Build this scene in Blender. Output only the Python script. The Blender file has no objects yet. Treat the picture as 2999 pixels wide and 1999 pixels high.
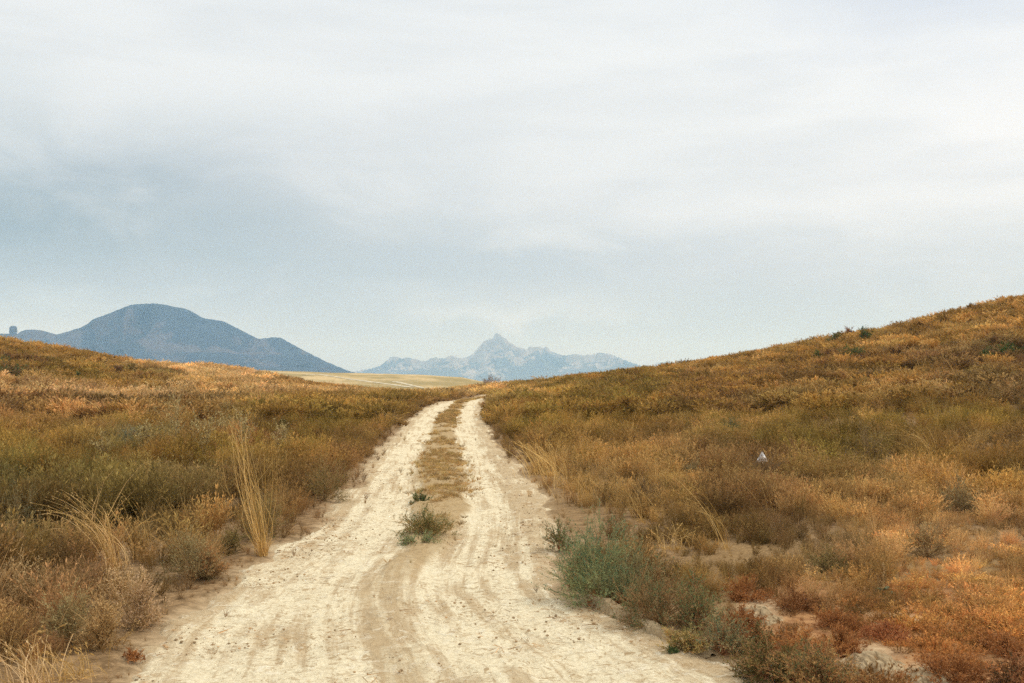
import bpy, math, random
import numpy as np
from math import radians, sin, cos, tan, pi, atan2, hypot

random.seed(7); RNG = np.random.default_rng(7)
scene = bpy.context.scene
COL = scene.collection

# ------------------------------------------------------------------ camera
W, HH, F, HZ, EYE = 2352.0, 1568.0, 2300.0, 870.0, 1.6     # picture units used to read the photograph
PITCH = math.atan((HZ - HH/2)/F)
cd = bpy.data.cameras.new('camera'); cam = bpy.data.objects.new('camera', cd); COL.objects.link(cam)
cam.location = (0, 0, EYE); cam.rotation_euler = (pi/2 + PITCH, 0, 0)
cd.sensor_width = 36; cd.lens = 36*F/W; cd.clip_start = 0.05; cd.clip_end = 60000
scene.camera = cam
# ------------------------------------------------------------------ view, render
scene.view_settings.view_transform = 'Standard'; scene.view_settings.look = 'None'
scene.view_settings.exposure = 0.12; scene.view_settings.gamma = 1.0
scene.render.engine = 'CYCLES'
scene.cycles.max_bounces = 5; scene.cycles.diffuse_bounces = 3; scene.cycles.volume_bounces = 2
scene.cycles.transmission_bounces = 3; scene.cycles.glossy_bounces = 1
scene.cycles.use_denoising = False      # the photograph has a fine grain and soft fine detail; keep both
scene.cycles.use_adaptive_sampling = True; scene.cycles.adaptive_threshold = 0.01
# ------------------------------------------------------------------ sky
SUN_EL, SUN_AZ = 50.0, 80.0        # degrees; azimuth to the right of the view direction (+Y)
world = bpy.data.worlds.new('World'); scene.world = world; world.use_nodes = True
NT = world.node_tree; NT.nodes.clear()

class NB:
    """tiny node-graph helper"""
    def __init__(s, nt): s.nt = nt
    def n(s, t, **k):
        nd = s.nt.nodes.new(t)
        for a, b in k.items(): setattr(nd, a, b)
        return nd
    def put(s, sock, v):
        if isinstance(v, bpy.types.NodeSocket): s.nt.links.new(v, sock)
        else:
            if hasattr(sock.default_value, '__len__') and not hasattr(v, '__len__'): v = [v]*len(sock.default_value)
            if hasattr(v, '__len__') and len(v) == 3 and len(sock.default_value) == 4: v = (*v, 1)
            sock.default_value = v
    def m(s, op, a, b=0.0, c=0.0, clamp=False):
        nd = s.n('ShaderNodeMath', operation=op, use_clamp=clamp)
        s.put(nd.inputs[0], a); s.put(nd.inputs[1], b); s.put(nd.inputs[2], c)
        return nd.outputs[0]
    def mix(s, f, a, b, blend='MIX'):
        nd = s.n('ShaderNodeMix', data_type='RGBA', blend_type=blend)
        s.put(nd.inputs[0], f); s.put(nd.inputs[6], a); s.put(nd.inputs[7], b)
        return nd.outputs[2]
    def noise(s, vec, scale, detail=4, rough=0.5, dist=0.0, col=False):
        nd = s.n('ShaderNodeTexNoise')
        if vec is not None: s.put(nd.inputs['Vector'], vec)
        nd.inputs['Scale'].default_value = scale; nd.inputs['Detail'].default_value = detail
        nd.inputs['Roughness'].default_value = rough; nd.inputs['Distortion'].default_value = dist
        return nd.outputs['Color' if col else 'Fac']
    def ramp(s, v, a, b, lo=0.0, hi=1.0, smooth=True):
        nd = s.n('ShaderNodeMapRange', interpolation_type='SMOOTHSTEP' if smooth else 'LINEAR')
        s.put(nd.inputs[0], v)
        for i, q in enumerate((a, b, lo, hi)): nd.inputs[i+1].default_value = q
        return nd.outputs[0]
    def xyz(s, x, y, z):
        nd = s.n('ShaderNodeCombineXYZ')
        for i, q in enumerate((x, y, z)): s.put(nd.inputs[i], q)
        return nd.outputs[0]
    def sep(s, v):
        nd = s.n('ShaderNodeSeparateXYZ'); s.put(nd.inputs[0], v); return nd.outputs
    def crp(s, v, stops):
        nd = s.n('ShaderNodeValToRGB'); s.put(nd.inputs[0], v); cr = nd.color_ramp
        cr.interpolation = 'EASE'
        while len(cr.elements) < len(stops): cr.elements.new(0.5)
        for e, (p, c) in zip(cr.elements, stops): e.position = p; e.color = (*c, 1)
        return nd.outputs[0]

def lin(*c):
    return tuple(((x/255)/12.92 if x/255 <= 0.04045 else ((x/255+0.055)/1.055)**2.4) for x in c)

b = NB(NT)
tc = b.n('ShaderNodeTexCoord').outputs['Generated']
X, Y, Z = b.sep(tc)
az = b.m('MULTIPLY', b.m('ARCTAN2', X, Y), 180/pi)            # degrees, + to the right
el = b.m('MULTIPLY', b.m('ARCSINE', Z), 180/pi)
cv = b.xyz(b.m('MULTIPLY', az, 0.035), b.m('MULTIPLY', el, 0.16), 0.3)
n1 = b.noise(cv, 1.0, 4, 0.55, 0.4)
n2 = b.noise(b.xyz(b.m('MULTIPLY', az, 0.05), b.m('MULTIPLY', el, 0.30), 5.0), 1.0, 5, 0.55, 0.3)
n3 = b.noise(b.xyz(b.m('MULTIPLY', az, 0.10), b.m('MULTIPLY', el, 0.22), 9.0), 1.0, 6, 0.6, 0.6)
azw = b.m('ADD', az, b.m('MULTIPLY', b.m('SUBTRACT', n1, 0.5), 26.0))
elw = b.m('ADD', el, b.m('MULTIPLY', b.m('SUBTRACT', n3, 0.5), 7.0))
def blob(a0, e0, sa, se):
    u = b.m('DIVIDE', b.m('SUBTRACT', azw, a0), sa); v = b.m('DIVIDE', b.m('SUBTRACT', elw, e0), se)
    return b.m('EXPONENT', b.m('MULTIPLY', b.m('ADD', b.m('MULTIPLY', u, u), b.m('MULTIPLY', v, v)), -1.0))
base = b.crp(b.m('DIVIDE', el, 90.0, clamp=True), [(0.0, lin(192, 202, 208)), (0.045, lin(194, 203, 209)), (0.12, lin(213, 219, 224)),
        (0.20, lin(233, 237, 239)), (0.30, lin(227, 233, 237)), (0.45, (1.16, 1.20, 1.24)), (1.0, (1.85, 1.93, 2.02))])
c = base
SKYBLOBS = [(-28, 7.8, 19, 4.0, lin(142, 161, 173), 0.95), (-12, 5.2, 18, 1.8, lin(182, 195, 204), 0.6), (4, 6.6, 14, 1.3, lin(180, 192, 203), 0.65),
            (17, 5.9, 13, 1.0, lin(198, 205, 213), 0.45), (-32, 14, 10, 4, lin(200, 212, 217), 0.5),
            (27, 13, 18, 6, lin(250, 250, 250), 0.9), (8, 15, 22, 5, lin(240, 243, 243), 0.6), (24, 21, 10, 3.5, lin(208, 217, 232), 0.7),
            (2, 4.4, 9, 0.9, lin(220, 227, 231), 0.7), (-27, 3.2, 14, 1.3, lin(204, 216, 222), 0.8)]
for a0, e0, sa, se, cc, k in SKYBLOBS:
    c = b.mix(b.m('MULTIPLY', blob(a0, e0, sa, se), k), c, cc)
c = b.mix(b.ramp(n2, 0.40, 0.68, 0.0, 0.22), c, lin(186, 195, 204))
c = b.mix(b.ramp(n3, 0.45, 0.8, 0.0, 0.25), c, lin(238, 240, 241))
st = b.n('ShaderNodeTexSky', sky_type='NISHITA', sun_disc=False, sun_elevation=radians(SUN_EL), sun_rotation=radians(SUN_AZ))
st.air_density = 1.0; st.dust_density = 2.0
skyc = b.mix(1.0, st.outputs[0], (0.10, 0.10, 0.10), 'MULTIPLY')
c = b.mix(0.94, skyc, c)
bg = b.n('ShaderNodeBackground'); b.put(bg.inputs[0], c); bg.inputs[1].default_value = 1.0
out = b.n('ShaderNodeOutputWorld'); NT.links.new(bg.outputs[0], out.inputs[0])
# ------------------------------------------------------------------ sun
sl = bpy.data.lights.new('sun', 'SUN'); sl.energy = 1.5; sl.angle = radians(12); sl.color = (1.0, 0.93, 0.82)
sun = bpy.data.objects.new('sun', sl); COL.objects.link(sun)
sun.rotation_euler = (radians(90-SUN_EL), 0, -radians(SUN_AZ) + pi)   # shines from az to the right of +Y

# ------------------------------------------------------------------ numpy noise
def _hash(i, j, s):
    n = (i.astype(np.int64)*374761393 + j.astype(np.int64)*668265263 + s*982451653) & 0x7fffffff
    n = ((n ^ (n >> 13))*1274126177) & 0x7fffffff
    return ((n ^ (n >> 16)) & 0xffff)/65535.0
def vnoise(x, y, s=0):
    x = np.asarray(x, float); y = np.asarray(y, float)
    i = np.floor(x); j = np.floor(y); fx = x-i; fy = y-j
    fx = fx*fx*(3-2*fx); fy = fy*fy*(3-2*fy)
    a = _hash(i, j, s); b_ = _hash(i+1, j, s); c_ = _hash(i, j+1, s); d = _hash(i+1, j+1, s)
    return (a*(1-fx)+b_*fx)*(1-fy)+(c_*(1-fx)+d*fx)*fy
def fbm(x, y, o=4, s=0, g=0.5):
    v = 0; a = 1; t = 0
    for k in range(o):
        v = v + a*vnoise(x*2**k+17.3*k, y*2**k-9.1*k, s+k); t += a; a *= g
    return v/t
def sst(x, a, b_):
    t = np.clip((np.asarray(x, float)-a)/(b_-a), 0, 1); return t*t*(3-2*t)

# ------------------------------------------------------------------ terrain as a function
def ray(px, py):
    x = px-W/2; y = F; z = HH/2-py
    return np.array([x, y*cos(PITCH)-z*sin(PITCH), y*sin(PITCH)+z*cos(PITCH)])
def az_el(px, py):
    d = ray(px, py); return math.degrees(atan2(d[0], d[1])), d[2]/hypot(d[0], d[1])
def table(pts):
    q = sorted([az_el(x, y) for x, y in pts]); return np.array([p[0] for p in q]), np.array([p[1] for p in q])
near_t = table([(-900, 700), (-300, 742), (0, 786), (100, 803), (200, 820), (300, 836), (400, 845), (500, 851), (560, 859), (640, 872), (720, 892),
                (860, 906), (940, 911), (1030, 907), (1110, 896), (1200, 887), (1300, 876), (1400, 864), (1500, 853), (1600, 840), (1700, 823),
                (1800, 803), (1900, 782), (2000, 765), (2100, 746), (2200, 722), (2352, 693), (2700, 630), (3400, 560)])
far_t = table([(-900, 846), (0, 846), (500, 848), (660, 852), (760, 855), (860, 858), (960, 860), (1060, 866), (1110, 876), (1200, 884), (3400, 890)])
D_t = (np.array([-60, -30, -10, 0, 10, 30, 60]), np.array([85, 95, 120, 112, 100, 85, 80.]))
def terrain(x, y, rough=True):
    x = np.asarray(x, float); y = np.asarray(y, float)
    r = np.hypot(x, y)+1e-6; a = np.degrees(np.arctan2(x, y))
    S = np.interp(a, *near_t); S2 = np.interp(a, *far_t); D = np.interp(a, *D_t)
    fade = 1-sst(np.abs(a), 62, 110)
    r0 = np.interp(a, [-30, -8, -2, 3, 25], [12., 26, 30, 22, 11])
    w = sst(r, r0, D)
    near = (EYE+((1-w)*(-EYE/r)+w*S)*r)
    hD = EYE+S*D
    near = np.where(r > D, hD-(r-D)**1.5*0.004, near)
    R2 = 330.0
    w2 = sst(r, 150, R2)
    e2 = (1-w2)*((-4-EYE)/r)+w2*S2
    far = EYE+e2*r
    far = np.where(r > R2, (EYE+S2*R2)-(r-R2)*0.02, far)
    far = np.maximum(far, -12)
    near = np.maximum(near, -12)
    h = np.where(r <= D, near, np.maximum(near, np.where(r > 150, far, -4.0)))
    h = h*fade + (1-fade)*np.where(r > 300, -12*sst(r, 300, 900), 0)
    if rough:
        amp = 0.10*sst(r, 8, 22)+0.05
        h = h+(fbm(x*0.35+5, y*0.35, 3, 3)-0.5)*amp*(r < 3000)+(fbm(x*0.07+5, y*0.09, 2, 13)-0.5)*0.35*sst(r, 35, 80)*(r < 3000)
        h = h+(fbm(x*2.2, y*2.2, 3, 9)-0.5)*0.07*(1-sst(r, 20, 60))
    return h
def at(px, py, lift=0.0):
    """ground point seen at a place of the photograph"""
    d = ray(px, py); d = d/np.linalg.norm(d)
    t = np.geomspace(2.0, 400, 5000)
    P = d[None]*t[:, None]; P[:, 2] += EYE
    g = terrain(P[:, 0], P[:, 1]) + lift
    k = np.argmax(P[:, 2] < g)
    if not (P[:, 2] < g).any(): k = int(np.argmin(P[:, 2]-g + (t > 130)*1e6))
    return float(P[k, 0]), float(P[k, 1]), float(terrain(P[k, 0], P[k, 1]))
def at0(px, py):
    d = ray(px, py); t = -EYE/d[2]; return d[0]*t, d[1]*t
def to_px(x, y, z):
    """inverse of ray, for choosing colours of the vegetation zones"""
    z = z-EYE; yy = y*cos(PITCH)+z*sin(PITCH); zz = -y*sin(PITCH)+z*cos(PITCH)
    yy = np.maximum(yy, 0.1)
    return W/2+x/yy*F, HH/2-zz/yy*F

# road edges (read off the photograph, on the ground)
def edge(pts):
    q = [at(px, py)[:2] for px, py in pts]; q.sort(key=lambda p: p[1]); return np.array([p[1] for p in q]), np.array([p[0] for p in q])
LE = edge([(300, 1568), (395, 1440), (600, 1290), (740, 1210), (825, 1110), (870, 1040), (930, 970), (990, 930), (1040, 919)])
RE = edge([(1720, 1568), (1540, 1470), (1370, 1395), (1285, 1340), (1262, 1240), (1245, 1170), (1195, 1090), (1122, 1000), (1103, 950), (1112, 915)])
def extend(E, near_x, far):
    ys, xs = E
    ys = np.concatenate([[-30, 2.0], ys, [p[0] for p in far]]); xs = np.concatenate([[near_x, near_x], xs, [p[1] for p in far]])
    return ys, xs
LE = extend(LE, -1.75, [(LE[0][-1]+14, LE[1][-1]+3.0), (LE[0][-1]+40, LE[1][-1]+14.0)])
RE = extend(RE, 2.05, [(RE[0][-1]+12, RE[1][-1]+3.0), (RE[0][-1]+38, RE[1][-1]+14.0)])
def smooth_interp(y, E):
    y = np.asarray(y, float); k = 0.04*np.abs(y)+0.15
    return (np.interp(y-k, *E)+np.interp(y, *E)*2+np.interp(y+k, *E))/4
def road_lr(y): return smooth_interp(y, LE), smooth_interp(y, RE)
def road_inside(x, y):
    """metres inside the road (negative outside)"""
    L, R = road_lr(y)
    wob = (fbm(x*0.9+3, y*0.9, 3, 31)-0.5)*0.5+(fbm(x*4, y*4, 3, 37)-0.5)*0.22
    return np.minimum(x-L, R-x)+wob

# ------------------------------------------------------------------ object helpers
def tag(o, label=None, cat=None, group=None, kind=None):
    if label: o['label'] = label
    if cat: o['category'] = cat
    if group: o['group'] = group
    if kind: o['kind'] = kind
    return o
def link(name, me, mat=None, parent=None, loc=None):
    o = bpy.data.objects.new(name, me); COL.objects.link(o)
    if mat: me.materials.append(mat)
    if parent: o.parent = parent
    if loc is not None: o.location = loc
    return o
def empty(name, loc, rz=0.0):
    o = bpy.data.objects.new(name, None); COL.objects.link(o); o.location = loc; o.rotation_euler = (0, 0, rz); o.empty_display_size = 0.1
    return o
class MB:
    def __init__(s): s.V = []; s.Q = []; s.A = []; s.n = 0
    def add(s, V, Q, A=None):
        V = np.asarray(V, float).reshape(-1, 3); Q = np.asarray(Q, int).reshape(-1, 4)
        s.V.append(V); s.Q.append(Q+s.n); s.n += len(V)
        s.A.append(np.broadcast_to(np.asarray(0.5 if A is None else A, float), (len(V),)))
    def arrays(s): return np.concatenate(s.V), np.concatenate(s.Q), np.concatenate(s.A)
    def mesh(s, name, smooth=False):
        V, Q, A = s.arrays(); return quads_mesh(name, V, Q, {'v': A}, smooth)
def quads_mesh(name, V, Q, attrs=None, smooth=False, uv=None):
    me = bpy.data.meshes.new(name)
    me.vertices.add(len(V)); me.vertices.foreach_set('co', np.asarray(V, np.float32).ravel())
    me.loops.add(len(Q)*4); me.loops.foreach_set('vertex_index', Q.astype(np.int32).ravel())
    me.polygons.add(len(Q)); me.polygons.foreach_set('loop_start', np.arange(0, len(Q)*4, 4, dtype=np.int32))
    try: me.polygons.foreach_set('loop_total', np.full(len(Q), 4, np.int32))
    except Exception: pass
    me.polygons.foreach_set('use_smooth', np.full(len(Q), smooth))
    me.update(calc_edges=True)
    for k, a in (attrs or {}).items():
        a = np.asarray(a, np.float32)
        if a.ndim == 1: at_ = me.attributes.new(k, 'FLOAT', 'POINT'); at_.data.foreach_set('value', a)
        elif a.shape[1] == 2: at_ = me.attributes.new(k, 'FLOAT2', 'POINT'); at_.data.foreach_set('vector', a.ravel())
        else: at_ = me.attributes.new(k, 'FLOAT_VECTOR', 'POINT'); at_.data.foreach_set('vector', a.ravel())
    return me
def grid_quads(n, m, wrap=False):
    i = np.arange(n-1)[:, None]; j = np.arange(m if wrap else m-1)[None]; j2 = (j+1) % m
    return np.stack([i*m+j+0*i, i*m+j2+0*i, (i+1)*m+j2, (i+1)*m+j+0*i], -1).reshape(-1, 4)

# ------------------------------------------------------------------ materials
def new_mat(name):
    m = bpy.data.materials.new(name); m.use_nodes = True; nt = m.node_tree; nt.nodes.clear(); return m, NB(nt)
def finish(m, q, col, rough=0.95, bump=None, bstr=0.3, bdist=0.02):
    p = q.n('ShaderNodeBsdfPrincipled'); q.put(p.inputs['Base Color'], col); q.put(p.inputs['Roughness'], rough)
    p.inputs['Specular IOR Level'].default_value = 0.12
    if bump is not None:
        bn = q.n('ShaderNodeBump'); q.put(bn.inputs['Height'], bump); bn.inputs['Strength'].default_value = bstr; bn.inputs['Distance'].default_value = bdist
        q.nt.links.new(bn.outputs[0], p.inputs['Normal'])
    o = q.n('ShaderNodeOutputMaterial'); q.nt.links.new(p.outputs[0], o.inputs[0]); return m
def attr(q, name, typ='GEOMETRY', outp='Fac'):
    return q.n('ShaderNodeAttribute', attribute_type=typ, attribute_name=name).outputs[outp]

def leaf_mat(name, col=None, col2=None, trans=0.3, vary=0.5, hue=0.0):
    """foliage: colour from the instancer tint, or a fixed pair mixed by the plant's own leaf variation"""
    m, q = new_mat(name)
    v = attr(q, 'v')
    if col is None:
        c0 = attr(q, 'tint', 'INSTANCER', 'Color')
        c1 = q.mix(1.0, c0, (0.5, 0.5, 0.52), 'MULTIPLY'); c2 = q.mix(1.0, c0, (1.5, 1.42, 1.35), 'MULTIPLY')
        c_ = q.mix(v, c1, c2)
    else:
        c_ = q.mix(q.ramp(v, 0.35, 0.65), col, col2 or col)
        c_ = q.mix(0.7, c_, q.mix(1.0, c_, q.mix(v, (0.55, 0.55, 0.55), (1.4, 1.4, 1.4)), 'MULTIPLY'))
    df = q.n('ShaderNodeBsdfDiffuse'); q.put(df.inputs[0], c_)
    tr = q.n('ShaderNodeBsdfTranslucent'); q.put(tr.inputs[0], c_)
    mx = q.n('ShaderNodeMixShader'); mx.inputs[0].default_value = trans
    q.nt.links.new(df.outputs[0], mx.inputs[1]); q.nt.links.new(tr.outputs[0], mx.inputs[2])
    o = q.n('ShaderNodeOutputMaterial'); q.nt.links.new(mx.outputs[0], o.inputs[0])
    return m

# ground ----------------------------------------------------------------------
m, q = new_mat('dry_soil')
P = q.n('ShaderNodeNewGeometry').outputs['Position']
far = attr(q, 'farfield'); red = attr(q, 'redzone'); straw = attr(q, 'straw'); bare = attr(q, 'bare')
na = q.noise(P, 0.6, 5, 0.6); nb = q.noise(P, 9.0, 5, 0.65); nc = q.noise(P, 45.0, 4, 0.7)
soil = q.mix(q.ramp(nb, 0.35, 0.68), (0.15, 0.09, 0.04), (0.32, 0.20, 0.095))
soil = q.mix(q.ramp(nc, 0.5, 0.75, 0, 0.6), soil, (0.50, 0.33, 0.17))
strawc = q.mix(q.ramp(nc, 0.35, 0.7), (0.20, 0.12, 0.05), (0.36, 0.23, 0.10))
soil = q.mix(q.m('MULTIPLY', straw, q.ramp(nb, 0.25, 0.6, 0.55, 1.0)), soil, strawc)
redc = q.mix(q.ramp(nb, 0.35, 0.65), (0.26, 0.12, 0.048), (0.42, 0.22, 0.09))
redc = q.mix(q.ramp(nc, 0.52, 0.72, 0, 0.45), redc, (0.54, 0.34, 0.15))
soil = q.mix(red, soil, redc)
clay = q.mix(q.ramp(nb, 0.3, 0.7), (0.38, 0.265, 0.14), (0.60, 0.46, 0.28))
soil = q.mix(bare, soil, clay)
sx, sy, sz = q.sep(P)
pf = q.noise(q.xyz(q.m('MULTIPLY', sx, 0.035), q.m('MULTIPLY', sy, 0.03), 0.0), 1.0, 7, 0.65, 0.6)
pf2 = q.noise(q.xyz(q.m('MULTIPLY', sx, 0.4), q.m('MULTIPLY', sy, 0.12), 0.0), 1.0, 5, 0.65)
pale = q.mix(q.ramp(pf, 0.40, 0.60), (0.33, 0.25, 0.11), (0.55, 0.40, 0.20))
pale = q.mix(q.ramp(pf2, 0.45, 0.7, 0, 0.6), pale, (0.24, 0.19, 0.07))
soil = q.mix(far, soil, pale)
M_SOIL = finish(m, q, soil, 1.0, q.m('ADD', nb, q.m('MULTIPLY', nc, 0.4)), 0.8, 0.03)

# road ------------------------------------------------------------------------
m, q = new_mat('packed_clay')
P = q.n('ShaderNodeNewGeometry').outputs['Position']
st_ = attr(q, 'st', 'GEOMETRY', 'Vector'); s_, t_, _ = q.sep(st_)      # s: metres across, t: metres along
med = attr(q, 'med'); rut = attr(q, 'rut')
streak = q.noise(q.xyz(q.m('MULTIPLY', s_, 7.0), q.m('MULTIPLY', t_, 0.35), 0), 1.0, 5, 0.62, 0.25)
streak2 = q.noise(q.xyz(q.m('MULTIPLY', s_, 30.0), q.m('MULTIPLY', t_, 0.9), 3), 1.0, 3, 0.6)
patch = q.noise(P, 1.1, 6, 0.62, 0.5)
crumb = q.noise(P, 19.0, 6, 0.70, 0.8)
crumb2 = q.noise(P, 45.0, 4, 0.7, 0.5)
vor = q.n('ShaderNodeTexVoronoi', feature='DISTANCE_TO_EDGE'); q.put(vor.inputs['Vector'], P); vor.inputs['Scale'].default_value = 14
cream = q.mix(q.ramp(crumb2, 0.35, 0.65), (0.66, 0.545, 0.345), (0.84, 0.73, 0.50))
tan_ = q.mix(q.ramp(crumb, 0.3, 0.7), (0.41, 0.29, 0.155), (0.64, 0.50, 0.305))
f = q.m('ADD', q.m('MULTIPLY', rut, 0.62), q.m('MULTIPLY', q.m('SUBTRACT', streak, 0.5), 2.8))
f = q.m('ADD', f, q.m('MULTIPLY', q.m('SUBTRACT', patch, 0.5), 1.5))
f = q.m('ADD', f, q.m('MULTIPLY', q.m('SUBTRACT', streak2, 0.5), 0.5))
tread = q.m('SINE', q.m('ADD', q.m('MULTIPLY', t_, 42.0), q.m('MULTIPLY', q.m('ABSOLUTE', q.m('SUBTRACT', q.m('FRACT', q.m('MULTIPLY', s_, 4.5)), 0.5)), 14.0)))
tmask = q.m('MULTIPLY', q.m('MULTIPLY', rut, q.ramp(streak, 0.50, 0.60)), q.ramp(patch, 0.42, 0.56))
f = q.m('ADD', f, q.m('MULTIPLY', q.m('MULTIPLY', tread, tmask), 0.16))
f = q.ramp(f, 0.08, 0.68)
rc = q.mix(f, tan_, cream)
fleck = q.m('MULTIPLY', q.ramp(crumb, 0.53, 0.59), q.ramp(q.m('ADD', patch, q.m('MULTIPLY', streak, 0.5)), 0.92, 0.70, 0.40, 1.0))
rc = q.mix(q.m('MULTIPLY', fleck, 0.8), rc, (0.36, 0.235, 0.11))
fleck2 = q.m('MULTIPLY', q.ramp(crumb2, 0.60, 0.68), q.ramp(patch, 0.65, 0.4, 0.2, 0.7))
rc = q.mix(fleck2, rc, (0.44, 0.31, 0.17))
crumb3 = q.noise(P, 8.5, 7, 0.74, 1.0)
rc = q.mix(q.m('MULTIPLY', q.ramp(crumb3, 0.55, 0.61), q.ramp(streak, 0.62, 0.40, 0.08, 0.5)), rc, (0.46, 0.33, 0.175))
rc = q.mix(q.m('MULTIPLY', q.ramp(crumb3, 0.44, 0.38), 0.5), rc, (0.80, 0.71, 0.53))
medc = q.mix(q.ramp(crumb, 0.3, 0.65), (0.30, 0.19, 0.08), (0.48, 0.34, 0.17))
rc = q.mix(q.m('MULTIPLY', med, q.ramp(crumb2, 0.2, 0.6, 0.5, 1.0)), rc, medc)
bmp = q.m('ADD', q.m('ADD', q.m('ADD', q.m('MULTIPLY', crumb, 1.1), q.m('MULTIPLY', crumb3, -1.2)), q.m('MULTIPLY', q.m('MULTIPLY', tread, tmask), 0.16)), q.m('ADD', q.m('MULTIPLY', crumb2, 0.5), q.m('MULTIPLY', streak2, 0.35)))
M_ROAD = finish(m, q, rc, 1.0, bmp, 0.8, 0.022)

# mountains ---------------------------------------------------------------------
def mountain_mat(name, rock, rock2, veg, sc, bias):
    m, q = new_mat(name)
    g = q.n('ShaderNodeNewGeometry'); P = g.outputs['Position']; N = q.sep(g.outputs['Normal'])
    a = q.noise(P, 1/sc, 7, 0.65, 0.4); bb = q.noise(P, 6/sc, 6, 0.7, 0.3)
    rk = q.mix(q.ramp(bb, 0.35, 0.65), rock, rock2)
    steep = q.m('SUBTRACT', 1.0, N[2])
    f = q.m('ADD', q.m('MULTIPLY', steep, 1.0), q.m('MULTIPLY', q.m('SUBTRACT', a, 0.5), 2.2))
    f = q.m('ADD', f, attr(q, 'v'))
    return finish(m, q, q.mix(q.ramp(f, bias, bias+0.3), veg, rk), 1.0, bb, 0.8, sc*0.06)
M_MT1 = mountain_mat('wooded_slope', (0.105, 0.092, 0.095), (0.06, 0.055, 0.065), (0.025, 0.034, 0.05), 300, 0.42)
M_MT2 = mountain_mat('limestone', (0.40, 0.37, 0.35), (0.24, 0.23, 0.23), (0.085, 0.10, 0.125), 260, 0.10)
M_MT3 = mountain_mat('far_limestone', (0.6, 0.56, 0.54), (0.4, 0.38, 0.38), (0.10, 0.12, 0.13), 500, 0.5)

# ------------------------------------------------------------------ haze
def box_mesh(name, lo, hi):
    V = [(x, y, z) for x in (lo[0], hi[0]) for y in (lo[1], hi[1]) for z in (lo[2], hi[2])]
    me = bpy.data.meshes.new(name); me.from_pydata(V, [], [(0, 1, 3, 2), (4, 6, 7, 5), (0, 4, 5, 1), (2, 3, 7, 6), (0, 2, 6, 4), (1, 5, 7, 3)]); return me
m, q = new_mat('haze_air'); pv = q.n('ShaderNodeVolumePrincipled')
pv.inputs['Color'].default_value = (0.37, 0.65, 1.0, 1); pv.inputs['Density'].default_value = 1.55e-4
pv.inputs['Absorption Color'].default_value = (1, 1, 1, 1)      # air scatters and hardly absorbs
o = q.n('ShaderNodeOutputMaterial'); q.nt.links.new(pv.outputs[0], o.inputs['Volume'])
tag(link('haze', box_mesh('haze', (-11000, -11000, -14), (11000, 11000, 390)), m), 'thin pale blue haze over the plain and mountains', 'haze', kind='stuff')

# ------------------------------------------------------------------ ground sheet
azs = np.concatenate([np.linspace(-180, -50, 40)[:-1], np.linspace(-50, -33, 60)[:-1], np.linspace(-33, 33, 520), np.linspace(33, 50, 60)[1:], np.linspace(50, 180, 40)[1:-1]])
rs = np.concatenate([[0.15, 0.5, 1.0], np.geomspace(1.6, 160, 420), np.geomspace(165, 700, 90), np.geomspace(760, 10900, 30)])
A_, R_ = np.meshgrid(np.radians(azs), rs)
gx = R_*np.sin(A_); gy = R_*np.cos(A_); gz = terrain(gx, gy)
ins = road_inside(gx, gy)*(gy > -25)
near_road = sst(ins, -0.30, 0.12)*(R_ < 130)
gz = gz-0.055*near_road
ppx, ppy = to_px(gx, gy, gz)
farf = sst(R_, 118, 150)
nz = (fbm(gx*0.5, gy*0.5, 3, 51)-0.5)
fwd = (gy > 0)
redz = sst(ppx+(ppy-1330)*0.35+nz*260, 1700, 1860)*sst(ppy+nz*60, 1318, 1365)*fwd
strawz = np.clip(0.8*sst(ppy+nz*50, 835, 860)*(1-sst(ppy+nz*40, 905, 935))*(1-sst(ppx, 900, 1100))*(R_ < 140)*fwd + sst(ppy+nz*90, 1235, 1290)*sst(ppx, 1500, 1700)*fwd + 0.6*np.exp(-((ppx-1300)/170)**2-((ppy-1130)/90)**2)*fwd, 0, 1)
clayz = np.zeros_like(gx)
for cx, cy, rx, ry in [(1740, 1395, 60, 30), (1990, 1505, 80, 30), (2120, 1540, 50, 18), (2110, 1425, 190, 6), (2190, 1448, 130, 5)]:
    ang = 0.16 if ry < 12 else 0.0
    dx = ppx-cx; dy = ppy-cy-dx*ang
    clayz = np.maximum(clayz, np.exp(-((dx/rx)**2+(dy/ry)**2)**1.5)*fwd*(0.25+0.8*vnoise(gx*7, gy*7, 8)))
edgez = 0.8*sst(ins, -0.28, 0.02)*(R_ < 130)
clayz = np.clip(np.maximum(clayz, edgez), 0, 1)
me = quads_mesh('ground', np.stack([gx, gy, gz], -1).reshape(-1, 3), grid_quads(len(rs), len(azs), wrap=True),
                {'farfield': farf.ravel(), 'redzone': redz.ravel(), 'straw': strawz.ravel(), 'bare': clayz.ravel()}, True)
tag(link('ground', me, M_SOIL), 'dry sandy steppe ground with low rises left and right', 'ground', kind='structure')

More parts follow.
